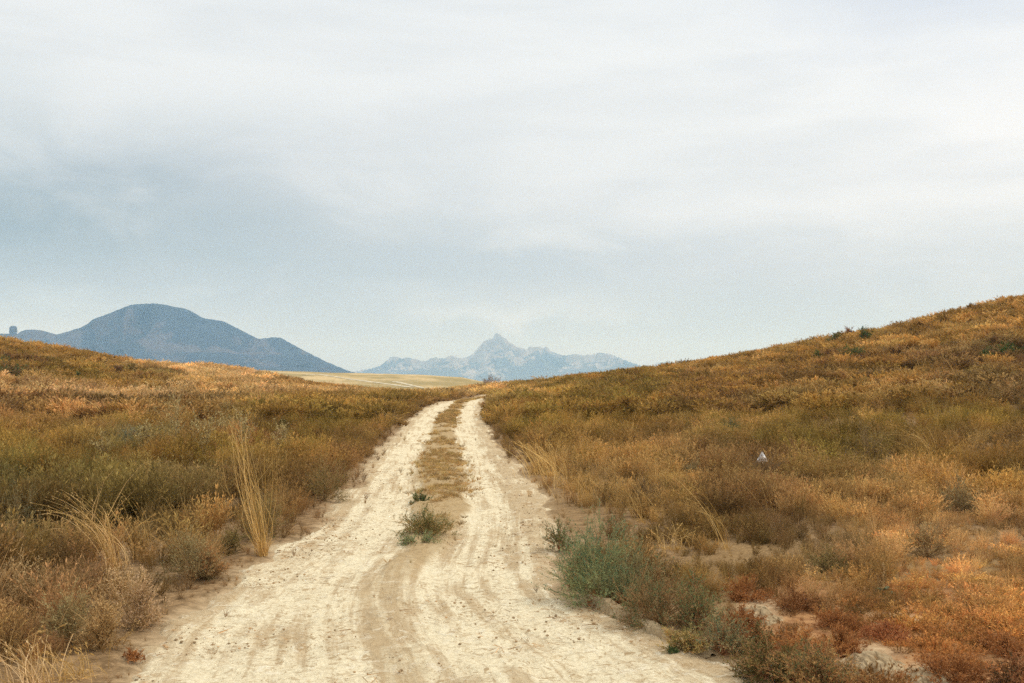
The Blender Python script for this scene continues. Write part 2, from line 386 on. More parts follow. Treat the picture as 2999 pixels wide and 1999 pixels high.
# ------------------------------------------------------------------ road
ys = np.concatenate([np.linspace(-12, 3.4, 90)[:-1], np.geomspace(3.4, 118, 1100)])
ts = np.linspace(-0.35, 1.35, 300)
T, YY = np.meshgrid(ts, ys); L, R = road_lr(YY); XX = L+T*(R-L)
sa = (T-0.5)*3.0
zr = terrain(XX, YY)
ins_r = road_inside(XX, YY)
mw = np.interp(YY, [0, 7.2, 8.2, 9.5, 13, 16, 24, 40, 70], [0.035, 0.04, 0.06, 0.08, 0.13, 0.18, 0.145, 0.10, 0.12])
mc = np.interp(YY, [0, 5.5, 8, 9.5, 13, 16, 24, 40, 70], [0.455, 0.46, 0.475, 0.50, 0.50, 0.49, 0.50, 0.52, 0.55])
dm = np.abs(T-mc+(fbm(XX*1.5, YY*0.8, 3, 61)-0.5)*0.12+(fbm(XX*7, YY*5, 3, 62)-0.5)*0.06)
medm = (1-sst(dm/mw, 0.75, 1.15))*np.interp(YY, [0, 7.5, 9.3, 12], [0.10, 0.25, 0.8, 1.0])
# two wheel tracks, wide and merging near the camera, and the tan shoulder on the right
lr = np.exp(-((T-np.interp(YY, [0, 8, 14, 30], [0.17, 0.20, 0.22, 0.26]))/np.interp(YY, [0, 8, 30], [0.15, 0.2, 0.17]))**4)
rr = np.exp(-((T-np.interp(YY, [0, 8, 14, 30], [0.66, 0.71, 0.73, 0.76]))/np.interp(YY, [0, 8, 14, 30], [0.24, 0.17, 0.13, 0.15]))**4)
rutm = np.clip(lr+rr+0.42*np.interp(YY, [0, 7, 9], [1, 0.8, 0])*(T > 0.1)*(T < 0.95), 0, 1)
zr += 0.05*sst(ins_r, 0.0, 0.5)*0-0.030*rutm*sst(YY, 4, 9)+0.035*medm
zr += (fbm(sa*9, YY*0.55, 3, 71)-0.5)*0.016*rutm + (fbm(XX*5, YY*5, 4, 72)-0.5)*0.035 + (fbm(XX*17, YY*17, 3, 73)-0.5)*0.013*(YY < 30)
zr += -0.12*(1-sst(ins_r, -0.30, -0.02))-0.008
me = quads_mesh('road', np.stack([XX, YY, zr], -1).reshape(-1, 3), grid_quads(len(ys), len(ts)),
                {'st': np.stack([sa, YY, 0*YY], -1).reshape(-1, 3), 'med': medm.ravel(), 'rut': rutm.ravel()}, True)
tag(link('road', me, M_ROAD), 'pale rutted dirt road running away between dry scrub', 'road', kind='structure')

# pale tracks worn into the far field
def strip(name, pts, w, mat, label, dz=0.06):
    P_ = []
    for (x0, y0), (x1, y1) in zip(pts[:-1], pts[1:]):
        for k in range(24): P_.append((x0+(x1-x0)*k/24, y0+(y1-y0)*k/24))
    G = np.array([at_far(*p) for p in P_]); n = len(G)
    Tn = np.gradient(G[:, :2], axis=0); Tn /= np.linalg.norm(Tn, axis=1)[:, None]+1e-9
    Nn = np.stack([-Tn[:, 1], Tn[:, 0]], 1)
    V = []
    for k in range(-2, 3):
        xy = G[:, :2]+Nn*(w*0.5*k/2)*(0.8+0.5*vnoise(np.arange(n)*0.3, np.zeros(n)+k, 4))[:, None]
        V.append(np.c_[xy, terrain(xy[:, 0], xy[:, 1])+dz])
    V = np.stack(V, 1).reshape(-1, 3)
    return tag(link(name, quads_mesh(name, V, grid_quads(n, 5), None, True), mat), label, 'track', kind='structure')
def at_far(px, py):
    d = ray(px, py); d = d/np.linalg.norm(d); t = np.linspace(135, 360, 3000)
    P_ = d[None]*t[:, None]; P_[:, 2] += EYE; g = terrain(P_[:, 0], P_[:, 1])
    hit = P_[:, 2] < g; k = int(np.argmax(hit)) if hit.any() else int(np.argmin(np.abs(P_[:, 2]-g)))
    return P_[k, 0], P_[k, 1]
m, q = new_mat('chalky_track'); P = q.n('ShaderNodeNewGeometry').outputs['Position']
M_TRACK = finish(m, q, q.mix(q.ramp(q.noise(P, 0.8, 4), 0.35, 0.6), (0.42, 0.34, 0.2), (0.62, 0.53, 0.37)), 1.0)
strip('track', [(700, 861), (735, 860), (775, 866), (830, 874), (890, 882), (950, 890)], 1.6, M_TRACK, 'pale worn track across the distant field')
strip('track', [(905, 876), (925, 880), (950, 886), (980, 892)], 1.6, M_TRACK, 'short pale track at the foot of the distant field')

# ------------------------------------------------------------------ mountains
def mountain(name, sil, D, Wd, mat, label, seed, craggy, base=-13.0, n_u=460, n_r=150, veg_hi=0.0):
    a_, e_ = table(sil); lo, hi = a_[0], a_[-1]
    A = np.linspace(lo, hi, n_u); Tt = np.linspace(-1, 1, n_r)
    Am, Tm = np.meshgrid(A, Tt)
    Hs = np.interp(A, a_, e_)*D+EYE                                   # ridge height
    kern = 3; Hs = np.convolve(np.pad(Hs, kern, 'edge'), np.ones(3)/3, 'same')[kern:-kern]
    Hs = Hs+(fbm(A*9, A*0, 4, seed)-0.5)*craggy*D*0.0025
    roff = (fbm(A*0.6, A*0, 3, seed+5)-0.5)*Wd*0.5; H0 = Hs.copy(); Hs = EYE+(Hs-EYE)*(D+roff)/D; Hsm = Hs.copy()
    kk = np.hanning(41); kk /= kk.sum(); Hsm = np.convolve(np.pad(Hsm, 20, 'edge'), kk, 'valid')
    offr = (1-sst(np.abs(Tm), 0.0, 0.8))
    Rr = D+Tm*Wd+(fbm(Am*0.6, Am*0, 3, seed+5)-0.5)*Wd*0.5*offr
    Am = Am+(fbm(Am*1.1, Tm*3.0, 3, seed+50)-0.5)*(Wd/D)*28*sst(np.abs(Tm), 0.02, 0.5)*1.0
    x = Rr*np.sin(np.radians(Am)); y = Rr*np.cos(np.radians(Am))
    sc = 1/(Wd*0.36)
    wx = x+(fbm(x*sc, y*sc, 3, seed+40)-0.5)*Wd*0.5; wy = y+(fbm(x*sc, y*sc, 3, seed+41)-0.5)*Wd*0.5
    rid = 1-np.abs(2*fbm(wx*sc*1.3, wy*sc*0.6, 4, seed+11)-1)               # spurs and gullies
    rid2 = 1-np.abs(2*fbm(wx*sc*4, wy*sc*2.2, 4, seed+17, 0.6)-1)
    at_top = 1-sst(np.abs(Tm), 0.0, 0.06)
    Hm = np.broadcast_to(Hs, Am.shape)*at_top+(np.broadcast_to(Hsm, Am.shape)*(1-at_top))-base
    prof = 1-np.abs(Tm)
    z = base+Hm*np.clip(prof**1.1*(1-(1-at_top)*(0.62*(1-rid)+0.22*(1-rid2)*(0.5+craggy))), 0, None)
    lim = EYE+(np.broadcast_to(H0, Am.shape)-EYE)/D*Rr
    z = np.where(Tm < -0.02, np.minimum(z, lim-np.abs(Tm)*Hm*0.03), z)
    endf = sst(Am, lo, lo+0.5)*(1-sst(Am, hi-0.5, hi)); z = base+(z-base)*np.maximum(endf, 0.0)**0.3
    v = 0.9*(fbm(x*sc*0.9, y*sc*0.9, 4, seed+30)-0.5)+0.5*(rid2-0.6)+veg_hi*(0.5-(z-base)/(Hm.max()))
    me = quads_mesh(name, np.stack([x, y, z], -1).reshape(-1, 3), grid_quads(n_r, n_u), {'v': v.ravel()}, True)
    return tag(link(name, me, mat), label, 'mountain', kind='structure')
MT1 = [(-420, 850), (-250, 800), (-120, 775), (0, 764), (20, 765), (42, 766), (47, 760), (60, 756), (90, 756), (110, 762), (130, 767), (150, 762), (172, 755), (185, 751), (203, 741), (212, 731), (235, 724), (265, 712),
       (285, 704), (300, 698), (318, 695), (350, 694), (380, 698), (400, 703), (418, 704), (440, 712), (462, 727), (480, 731), (515, 736), (550, 755), (575, 768), (592, 777), (615, 775), (630, 773), (645, 774),
       (660, 783), (700, 805), (750, 830), (798, 850), (840, 862), (900, 872)]
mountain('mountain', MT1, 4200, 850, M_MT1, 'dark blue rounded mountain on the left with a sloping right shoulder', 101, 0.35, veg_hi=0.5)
MT2 = [(760, 862), (811, 852), (851, 846), (874, 838), (886, 829), (892, 826), (897, 819), (905, 819), (916, 820), (922, 824), (931, 820), (951, 823), (976, 829), (988, 823), (1001, 819), (1006, 822), (1024, 821), (1034, 815), (1044, 817), (1051, 821), (1071, 821), (1083, 814),
       (1098, 798), (1106, 789), (1114, 782), (1124, 777), (1134, 774), (1138, 763), (1143, 762), (1147, 768), (1154, 772), (1163, 778), (1171, 786), (1188, 794), (1200, 799), (1211, 803), (1215, 797), (1231, 794), (1241, 793), (1249, 799), (1256, 794),
       (1264, 803), (1281, 812), (1301, 816), (1321, 812), (1344, 815), (1381, 810), (1408, 815), (1434, 826), (1461, 836), (1481, 843), (1530, 852), (1600, 862)]
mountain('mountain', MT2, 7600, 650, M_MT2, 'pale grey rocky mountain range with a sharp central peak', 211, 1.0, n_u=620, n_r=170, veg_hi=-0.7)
MT3 = [(1440, 862), (1478, 842), (1490, 839), (1498, 836), (1508, 829), (1520, 828), (1531, 827), (1544, 832), (1560, 840), (1640, 858)]
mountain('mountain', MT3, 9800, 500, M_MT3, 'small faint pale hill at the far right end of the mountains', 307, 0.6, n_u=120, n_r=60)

# standing rock on the left ridge
def rock_mesh(name, sx, sy, sz, prof, seed, nu=28, nv=26, amp=0.12):
    """an upright rock: radius profile over height, roughened"""
    V = []
    for j in range(nv):
        t = j/(nv-1); r = np.interp(t, [p[0] for p in prof], [p[1] for p in prof])
        for i in range(nu):
            a = 2*pi*i/nu
            k = 1+amp*4*(float(fbm(np.array(cos(a)*2+5+t*3), np.array(sin(a)*2+t*5), 4, seed))-0.5)
            V.append((sx*r*k*cos(a), sy*r*k*sin(a), sz*t))
    return quads_mesh(name, np.array(V), grid_quads(nv, nu, wrap=True), {'v': np.full(len(V), 0.3)}, True)
aa, ee = az_el(30, 770); D0 = 4150
rx, ry = D0*sin(radians(aa)), D0*cos(radians(aa))
pil = link('rock_pillar', rock_mesh('rock_pillar', 13, 13, 42, [(0, 1.3), (0.10, 1.0), (0.22, 0.72), (0.35, 0.9), (0.55, 1.05), (0.78, 0.98), (0.92, 0.75), (0.985, 0.4), (1.0, 0.0)], 5, amp=0.16), M_MT1, loc=(rx, ry, EYE+ee*D0-6))
tag(pil, 'tall standing rock pillar on the left mountain ridge', 'rock')

# ------------------------------------------------------------------ plant building blocks
def unit(v): return v/(np.linalg.norm(v, axis=-1, keepdims=True)+1e-9)
def ribbons(mb, Pth, w, tip=0.15, A=None, rng=RNG):
    """Pth (N,K,3) -> flat tapering ribbons, each turned its own way"""
    N, K, _ = Pth.shape
    d = np.gradient(Pth, axis=1); s = unit(np.cross(d, rng.normal(size=(N, 1, 3))))
    tt = np.linspace(1, tip, K)[None, :, None]; ww = np.broadcast_to(np.asarray(w, float).reshape(-1, 1, 1), (N, 1, 1))*tt*0.5
    V = np.stack([Pth-s*ww, Pth+s*ww], 2)                     # N,K,2,3
    base = np.arange(N)[:, None]*K*2+np.arange(K-1)[None]*2
    Q = np.stack([base, base+1, base+3, base+2], -1).reshape(-1, 4)
    A = rng.random(N) if A is None else np.broadcast_to(A, (N,))
    mb.add(V.reshape(-1, 3), Q, np.repeat(A, K*2))
def leaflets(mb, pos, dr, ln, wd, A=None, rng=RNG):
    M = len(pos); dr = unit(dr); s = unit(np.cross(dr, rng.normal(size=(M, 3))))
    ln = np.broadcast_to(ln, (M,))[:, None]; wd = np.broadcast_to(wd, (M,))[:, None]
    V = np.stack([pos, pos+dr*ln*0.45+s*wd*0.5, pos+dr*ln, pos+dr*ln*0.45-s*wd*0.5], 1)
    Q = np.arange(M*4).reshape(M, 4)
    A = rng.random(M) if A is None else np.broadcast_to(A, (M,))
    mb.add(V.reshape(-1, 3), Q, np.repeat(A, 4))
def stems_paths(n, H, R, K=6, base_r=0.04, lean=(0, 0), droop=0.0, rng=RNG, power=1.5, hvar=0.35):
    a = rng.random(n)*2*pi; rr = np.sqrt(rng.random(n))*R; h = H*(1-hvar*rng.random(n))*np.sqrt(np.clip(1-0.55*(rr/max(R, 1e-6))**2, 0.1, 1))
    t = np.linspace(0, 1, K)[None]
    b0 = np.stack([np.cos(a)*base_r*rng.random(n), np.sin(a)*base_r*rng.random(n)], -1)
    tipx = np.cos(a)*rr+lean[0]*h; tipy = np.sin(a)*rr+lean[1]*h
    x = b0[:, :1]+(tipx-b0[:, 0])[:, None]*t**power+rng.normal(size=(n, K))*0.006*H*5*t*0.4
    y = b0[:, 1:]+(tipy-b0[:, 1])[:, None]*t**power+rng.normal(size=(n, K))*0.006*H*5*t*0.4
    z = h[:, None]*(t-droop*t**3)*1.0
    return np.stack([x, y, z], -1)
def along(Pth, n, lo=0.2, hi=1.0, rng=RNG):
    N, K, _ = Pth.shape; i = rng.integers(0, N, n); t = (lo+(hi-lo)*rng.random(n))*(K-1); k = np.minimum(t.astype(int), K-2); f = (t-k)[:, None]
    return Pth[i, k]*(1-f)+Pth[i, k+1]*f, unit(Pth[i, k+1]-Pth[i, k]), i
def sage(H=0.45, R=0.26, n=34, per=16, lw=0.007, ll=0.035, sw=0.004, seed=0, lean=(0, 0)):
    """feathery upright wormwood"""
    rng = np.random.default_rng(seed); mb = MB(); P_ = stems_paths(n, H, R, 5, 0.05, lean, rng=rng)
    A = rng.random(n); ribbons(mb, P_, sw, 0.4, A*0.4, rng)
    pos, d, i = along(P_, n*per, 0.25, 1.0, rng); dr = d*0.9+rng.normal(size=pos.shape)*0.45+np.array([0, 0, 0.25])
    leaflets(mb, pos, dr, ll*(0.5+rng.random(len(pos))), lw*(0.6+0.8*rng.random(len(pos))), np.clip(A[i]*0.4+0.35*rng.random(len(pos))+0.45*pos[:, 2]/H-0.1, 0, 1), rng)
    return mb
def tuft(H=0.4, R=0.22, n=60, w=0.004, K=5, seed=0, lean=(-0.1, 0), droop=0.15, power=1.9):
    rng = np.random.default_rng(seed); mb = MB(); ribbons(mb, stems_paths(n, H, R, K, 0.04, lean, droop, rng, power, 0.5), w*(0.6+0.8*rng.random(n)), 0.1, None, rng)
    return mb
def branchy(H=0.4, R=0.22, n=14, sub=5, tw=5, w=0.003, head=0.008, seed=0, K=4):
    """dry much-branched weed with small heads"""
    rng = np.random.default_rng(seed); mb = MB(); P_ = stems_paths(n, H, R, K+1, 0.03, rng=rng); ribbons(mb, P_, w*1.4, 0.5, None, rng)
    pos, d, i = along(P_, n*sub, 0.25, 0.95, rng); e = unit(d+rng.normal(size=pos.shape)*0.55)*(H*0.28*(0.4+rng.random((len(pos), 1))))
    t = np.linspace(0, 1, 3)[None, :, None]; S = pos[:, None]+e[:, None]*t+np.array([0, 0, 1])*(t**2)*H*0.05; ribbons(mb, S, w, 0.5, None, rng)
    p2, d2, _ = along(S, n*sub*tw, 0.2, 1.0, rng); leaflets(mb, p2, d2+rng.normal(size=p2.shape)*0.7, head*(1+2.0*rng.random(len(p2))), head*0.55, None, rng)
    return mb
def mat_plant(H=0.10, R=0.16, n=40, per=14, lw=0.006, ll=0.016, seed=0):
    """low glasswort cushion"""
    rng = np.random.default_rng(seed); mb = MB(); P_ = stems_paths(n, H, R, 4, 0.05, rng=rng, power=1.0); ribbons(mb, P_, 0.003, 0.6, None, rng)
    pos, d, i = along(P_, n*per, 0.15, 1.0, rng); leaflets(mb, pos, d+rng.normal(size=pos.shape)*0.8+np.array([0, 0, 0.4]), ll*(0.6+rng.random(len(pos))), lw*(0.7+0.8*rng.random(len(pos))), None, rng)
    return mb

# ------------------------------------------------------------------ ground cover (stuff)
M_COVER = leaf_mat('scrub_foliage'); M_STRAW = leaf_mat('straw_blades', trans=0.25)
def variants(name, mbs, mat):
    c_ = bpy.data.collections.new(name)
    for k, mb in enumerate(mbs):
        me = mb.mesh('%s_%02d' % (name, k)); me.materials.append(mat); c_.objects.link(bpy.data.objects.new('%s_%02d' % (name, k), me))
    return c_
def scatter(name, coll, pts, rot, scl, idx, tint, label, cat):
    n = len(pts); me = bpy.data.meshes.new(name); me.vertices.add(n); me.vertices.foreach_set('co', np.asarray(pts, np.float32).ravel())
    for k, typ, key, v in (('rot', 'FLOAT_VECTOR', 'vector', rot), ('scl', 'FLOAT_VECTOR', 'vector', scl), ('tint', 'FLOAT_VECTOR', 'vector', tint)):
        a = me.attributes.new(k, typ, 'POINT'); a.data.foreach_set(key, np.asarray(v, np.float32).ravel())
    a = me.attributes.new('vidx', 'INT', 'POINT'); a.data.foreach_set('value', np.asarray(idx, np.int32))
    ng = bpy.data.node_groups.new(name, 'GeometryNodeTree')
    ng.interface.new_socket('Geometry', in_out='INPUT', socket_type='NodeSocketGeometry'); ng.interface.new_socket('Geometry', in_out='OUTPUT', socket_type='NodeSocketGeometry')
    gi = ng.nodes.new('NodeGroupInput'); go = ng.nodes.new('NodeGroupOutput'); ci = ng.nodes.new('GeometryNodeCollectionInfo')
    ci.inputs['Collection'].default_value = coll; ci.inputs['Separate Children'].default_value = True; ci.inputs['Reset Children'].default_value = True
    ip = ng.nodes.new('GeometryNodeInstanceOnPoints'); ip.inputs['Pick Instance'].default_value = True
    L_ = ng.links.new; L_(gi.outputs[0], ip.inputs['Points']); L_(ci.outputs[0], ip.inputs['Instance'])
    for nm, typ, sock in (('rot', 'FLOAT_VECTOR', 'Rotation'), ('scl', 'FLOAT_VECTOR', 'Scale'), ('vidx', 'INT', 'Instance Index')):
        na_ = ng.nodes.new('GeometryNodeInputNamedAttribute'); na_.data_type = typ; na_.inputs['Name'].default_value = nm; L_(na_.outputs['Attribute'], ip.inputs[sock])
    L_(ip.outputs[0], go.inputs[0])
    o = link(name, me); md = o.modifiers.new('scatter', 'NODES'); md.node_group = ng
    return tag(o, label, cat, kind='stuff')

PAL = dict(OL=(0.235, 0.165, 0.040), OB=(0.30, 0.175, 0.046), GG=(0.165, 0.145, 0.052), GB=(0.29, 0.190, 0.072), TN=(0.46, 0.29, 0.13), GD=(0.50, 0.315, 0.10),
           OR=(0.33, 0.135, 0.045), DB=(0.185, 0.105, 0.040), RB=(0.30, 0.145, 0.055), GN=(0.10, 0.125, 0.05), PK=(0.43, 0.265, 0.125), YB=(0.38, 0.245, 0.080), ST=(0.60, 0.42, 0.19))
# (px, py, colour, second colour, height factor, sage, tuft, weed, mat)
ZONES = [
 (60, 800, 'OB', 'YB', 1.0, .5, .4, .1, 0), (250, 832, 'OB', 'YB', 1.0, .4, .5, .1, 0), (480, 850, 'ST', 'YB', 1.1, .1, .9, 0, 0), (620, 862, 'ST', 'YB', 1, .2, .8, 0, 0), (380, 845, 'ST', 'YB', 1, .2, .8, 0, 0),
 (60, 850, 'DB', 'OL', 1, .8, .1, .1, 0), (200, 868, 'OL', 'OB', 1, .7, .2, .1, 0), (380, 868, 'OL', 'DB', 1, .8, .1, .1, 0), (560, 880, 'ST', 'OB', 1, .3, .7, 0, 0), (750, 880, 'OB', 'RB', 1, .7, .2, .1, 0),
 (60, 895, 'YB', 'ST', 1, .3, .6, .1, 0), (250, 900, 'OB', 'DB', 1, .6, .3, .1, 0), (450, 905, 'YB', 'ST', 1, .4, .6, 0, 0), (700, 905, 'OB', 'YB', 1, .5, .5, 0, 0), (900, 905, 'YB', 'OL', 1, .5, .5, 0, 0), (1060, 893, 'ST', 'YB', 1, .4, .6, 0, 0),
 (40, 920, 'ST', 'YB', .9, .3, .6, .1, 0), (250, 922, 'YB', 'ST', .9, .3, .6, .1, 0), (500, 925, 'YB', 'ST', .9, .4, .6, 0, 0), (850, 925, 'OB', 'OL', 1, .7, .3, 0, 0),
 (60, 948, 'DB', 'RB', 1.1, .9, 0, .1, 0), (250, 942, 'DB', 'RB', 1.1, .9, 0, .1, 0), (460, 938, 'DB', 'OB', 1.1, .8, .1, .1, 0), (650, 945, 'OL', 'OB', 1, .8, .2, 0, 0), (950, 930, 'OL', 'OB', 1, .8, .2, 0, 0),
 (60, 985, 'OB', 'YB', 1, .6, .4, 0, 0), (250, 985, 'OL', 'YB', 1, .6, .4, 0, 0), (500, 985, 'OB', 'GG', 1, .7, .2, .1, 0), (750, 985, 'OL', 'OB', 1, .8, .2, 0, 0), (880, 985, 'OL', 'DB', 1, .9, .1, 0, 0),
 (60, 1050, 'OL', 'OB', 1, .8, .1, .1, 0), (300, 1050, 'OB', 'GG', 1, .8, .1, .1, 0), (520, 1050, 'OL', 'RB', 1, .8, .1, .1, 0), (700, 1060, 'OL', 'DB', 1, .9, .1, 0, 0), (820, 1060, 'OB', 'DB', 1, .9, .1, 0, 0),
 (60, 1130, 'GG', 'OL', 1.1, .9, .05, .05, 0), (250, 1130, 'GG', 'OB', 1.1, .9, .05, .05, 0), (450, 1130, 'DB', 'GG', 1.1, .9, 0, .1, 0), (680, 1130, 'DB', 'OL', 1.1, .9, 0, .1, 0), (780, 1120, 'OB', 'RB', 1, .8, .1, .1, 0),
 (60, 1210, 'GG', 'DB', 1.15, .9, .05, .05, 0), (250, 1200, 'OL', 'GG', 1.1, .8, .1, .1, 0), (450, 1210, 'GG', 'DB', 1.1, .8, .1, .1, 0), (620, 1210, 'OL', 'DB', 1.0, .8, .1, .1, 0), (740, 1190, 'RB', 'DB', .7, .4, .2, .4, 0),
 (60, 1300, 'GB', 'OL', 1, .6, .1, .3, 0), (250, 1330, 'PK', 'GB', .9, .4, .2, .4, 0), (420, 1320, 'GB', 'OL', .9, .6, .1, .3, 0), (530, 1290, 'OR', 'YB', .6, .3, .4, .3, 0),
 (60, 1420, 'PK', 'RB', .9, .3, .2, .5, 0), (220, 1420, 'PK', 'GB', .8, .4, .2, .4, 0), (320, 1400, 'YB', 'OR', .6, .3, .4, .3, 0), (60, 1520, 'YB', 'OR', .7, .2, .5, .3, 0), (200, 1530, 'OR', 'YB', .4, .1, .6, .3, 0),
 (1200, 900, 'OL', 'YB', 1, .7, .3, 0, 0), (1400, 880, 'OB', 'OL', 1, .7, .3, 0, 0), (1700, 850, 'OB', 'YB', 1, .6, .4, 0, 0), (2000, 790, 'OB', 'YB', 1, .5, .5, 0, 0), (2300, 720, 'OB', 'YB', 1, .5, .5, 0, 0), (2200, 760, 'YB', 'OB', 1, .5, .5, 0, 0),
 (2000, 845, 'DB', 'OB', 1, .6, .3, .1, 0), (2200, 825, 'DB', 'GB', 1, .6, .3, .1, 0), (1750, 880, 'OB', 'DB', 1, .7, .2, .1, 0), (2050, 880, 'GB', 'OB', 1, .6, .3, .1, 0), (2300, 860, 'GB', 'OB', 1, .6, .3, .1, 0),
 (1200, 960, 'OL', 'OB', 1, .8, .2, 0, 0), (1400, 950, 'OB', 'OL', 1, .8, .2, 0, 0), (1650, 930, 'OB', 'DB', 1, .8, .1, .1, 0), (1900, 920, 'OB', 'YB', 1, .7, .3, 0, 0), (2200, 910, 'GB', 'OB', 1, .7, .2, .1, 0),
 (1200, 1020, 'OL', 'DB', 1, .9, .1, 0, 0), (1400, 1010, 'OL', 'OB', 1, .8, .2, 0, 0), (1650, 1000, 'OL', 'YB', 1, .8, .2, 0, 0), (1900, 985, 'OL', 'YB', 1.1, .8, .2, 0, 0), (2200, 980, 'OL', 'OB', 1, .8, .2, 0, 0),
 (1220, 1090, 'YB', 'OB', .9, .4, .6, 0, 0), (1400, 1080, 'OB', 'GB', 1, .7, .3, 0, 0), (1650, 1060, 'GB', 'DB', 1, .8, .1, .1, 0), (1900, 1060, 'OL', 'DB', 1.1, .9, .1, 0, 0), (2200, 1070, 'OB', 'GB', 1, .8, .1, .1, 0),
 (1330, 1150, 'YB', 'GB', .8, .4, .5, .1, 0), (1500, 1150, 'GB', 'YB', .9, .6, .2, .2, 0), (1750, 1140, 'GB', 'DB', .9, .7, .1, .2, 0), (2000, 1140, 'GB', 'DB', .9, .7, .1, .2, 0), (2250, 1140, 'OB', 'GB', .9, .7, .1, .2, 0),
 (1500, 1220, 'GB', 'YB', .8, .5, .3, .2, 0), (1750, 1210, 'GB', 'DB', .65, .6, .1, .3, 0), (2000, 1220, 'GB', 'OB', .6, .7, .1, .2, 0), (2250, 1210, 'YB', 'GB', .55, .5, .2, .3, 0),
 (1560, 1280, 'YB', 'GD', .7, .3, .6, .1, 0), (1800, 1280, 'YB', 'GB', .5, .4, .5, .1, 0), (2000, 1290, 'YB', 'ST', .42, .4, .5, .1, 0), (2250, 1280, 'ST', 'TN', .35, .1, .7, .2, 0),
 (1650, 1330, 'GD', 'YB', .5, .2, .6, .2, 0), (1850, 1330, 'ST', 'TN', .32, .1, .8, .1, 0), (2100, 1335, 'GD', 'OR', .3, .05, .5, 0, .4), (2300, 1340, 'GD', 'OR', .3, .05, .4, 0, .5),
 (1750, 1400, 'OR', 'RB', .45, .05, .2, .15, .6), (1950, 1400, 'OR', 'YB', .3, 0, .2, 0, .8), (2250, 1400, 'OR', 'YB', .25, 0, .15, 0, .85),
 (1850, 1480, 'OR', 'RB', .45, .05, .2, .15, .6), (2100, 1460, 'OR', 'RB', .3, 0, .1, 0, .9), (2300, 1480, 'OR', 'RB', .32, 0, .1, 0, .9), (2300, 1560, 'OR', 'DB', .6, .1, .1, .1, .7), (1950, 1550, 'GN', 'OR', .6, .2, .1, .2, .5)]
ZP = np.array([(z[0], z[1]) for z in ZONES], float)
ZC = np.array([PAL[z[2]] for z in ZONES]); ZC2 = np.array([PAL[z[3]] for z in ZONES]); ZK = np.array([z[4:] for z in ZONES], float)
def zone_eval(px, py, rng):
    out = np.zeros((len(px), 11))
    for s in range(0, len(px), 20000):
        x = px[s:s+20000, None]; y = py[s:s+20000, None]
        # rows of zones are closer together near the horizon
        ky = 1/np.maximum(0.22*np.abs(y-800)+8, 10); kx = 1/110.0
        d2 = ((x-ZP[None, :, 0])*kx)**2+((y-ZP[None, :, 1])*ky*1.0)**2
        w = np.exp(-d2*1.6)+1e-9*np.exp(-d2*0.02); w /= w.sum(1, keepdims=True)
        out[s:s+20000] = np.concatenate([w@ZC, w@ZC2, w@ZK], 1)
    return out
def cover_points():
    pts = []
    for r0, r1, dens, aw in ((2.2, 5, 60, 60), (5, 9, 150, 52), (9, 16, 95, 42), (16, 28, 38, 38), (28, 45, 18, 35), (45, 70, 9.5, 33), (70, 135, 6.0, 33)):
        area = (r1**2-r0**2)*pi*(2*aw)/360; n = int(area*dens)
        r = np.sqrt(RNG.random(n)*(r1**2-r0**2)+r0**2); a = np.radians((RNG.random(n)*2-1)*aw)
        pts.append(np.stack([r*np.sin(a), r*np.cos(a)], -1))
    return np.concatenate(pts)
XY = cover_points(); x, y = XY[:, 0], XY[:, 1]; z = terrain(x, y); r = np.hypot(x, y)
a_deg = np.degrees(np.arctan2(x, y)); Dr = np.interp(a_deg, *D_t)
ins = road_inside(x, y); px, py = to_px(x, y, z)
# patchiness
pn = fbm(x*0.30+40, y*0.16, 3, 81); pn2 = fbm(x*1.1, y*0.9, 3, 82); pn3 = fbm(x*0.09, y*0.05, 3, 83)
E = zone_eval(px+(pn2-0.5)*170, py+(pn-0.5)*np.clip(0.35*(py-860)+22, 12, 120), RNG)
keep = (ins < -0.02-0.22*RNG.random(len(x))+0.40*(RNG.random(len(x)) < 0.08)*(vnoise(x*2, y*2, 55) > 0.45)) & (r < Dr+14)
clear = np.zeros(len(x))
for cx, cy, rx_, ry_ in [(1740, 1395, 60, 32), (1990, 1510, 60, 22), (2120, 1540, 50, 18), (2110, 1425, 170, 7), (2230, 1450, 90, 6), (1440, 1404, 110, 16)]:
    dx = px-cx; dy = py-cy-dx*(0.16 if ry_ < 10 else 0.42 if cx == 1440 else 0.0)
    clear = np.maximum(clear, np.exp(-((dx/rx_)**2+(dy/ry_)**2)**2))
keep &= clear < 0.5*RNG.random(len(x))+0.25
keep &= (RNG.random(len(x)) < np.where(r < 16, np.where(E[:, 6] < 0.75, 1.0, np.where(r < 9, 0.55, 0.65)), 1.0))
sp = E[:, 7:11]/E[:, 7:11].sum(1, keepdims=True)
# the dark brown ditch line and the pale straw drifts on the left rise
wv = (fbm(px*0.012, py*0.04, 3, 120)-0.5)
ditch = np.clip(np.exp(-((py-(950-px*0.022)+wv*14)/9.0)**2)*(1-sst(px, 300, 560)*0.6)*(1-sst(px, 560, 760))*(0.55+0.9*vnoise(px*0.02, py*0.05, 121)), 0, 1)*(px < 800)
drift = np.maximum(np.exp(-((py-862-(px-480)*0.05+wv*12)/9)**2-((px-500)/110)**4), np.maximum(0.75*np.exp(-((py-922+wv*20)/7)**2)*(px < 420), 0.6*np.exp(-((py-908+wv*16)/7)**2-((px-700)/220)**4)))
hill_dark = np.clip(np.exp(-((py-(868-(px-1950)*0.10)+wv*30)/12.0)**2-((px-2030)/330)**4), 0, 1)*0.6
fill = sst(px, 1380, 1460)*sst(py, 1130, 1180)*(1-sst(py, 1380, 1420)*sst(px, 1800, 1900)*0.5)
gap = np.where(r < 40, fbm(x*1.9+3, y*1.9, 2, 97), fbm(x*0.8, y*0.35, 2, 98))
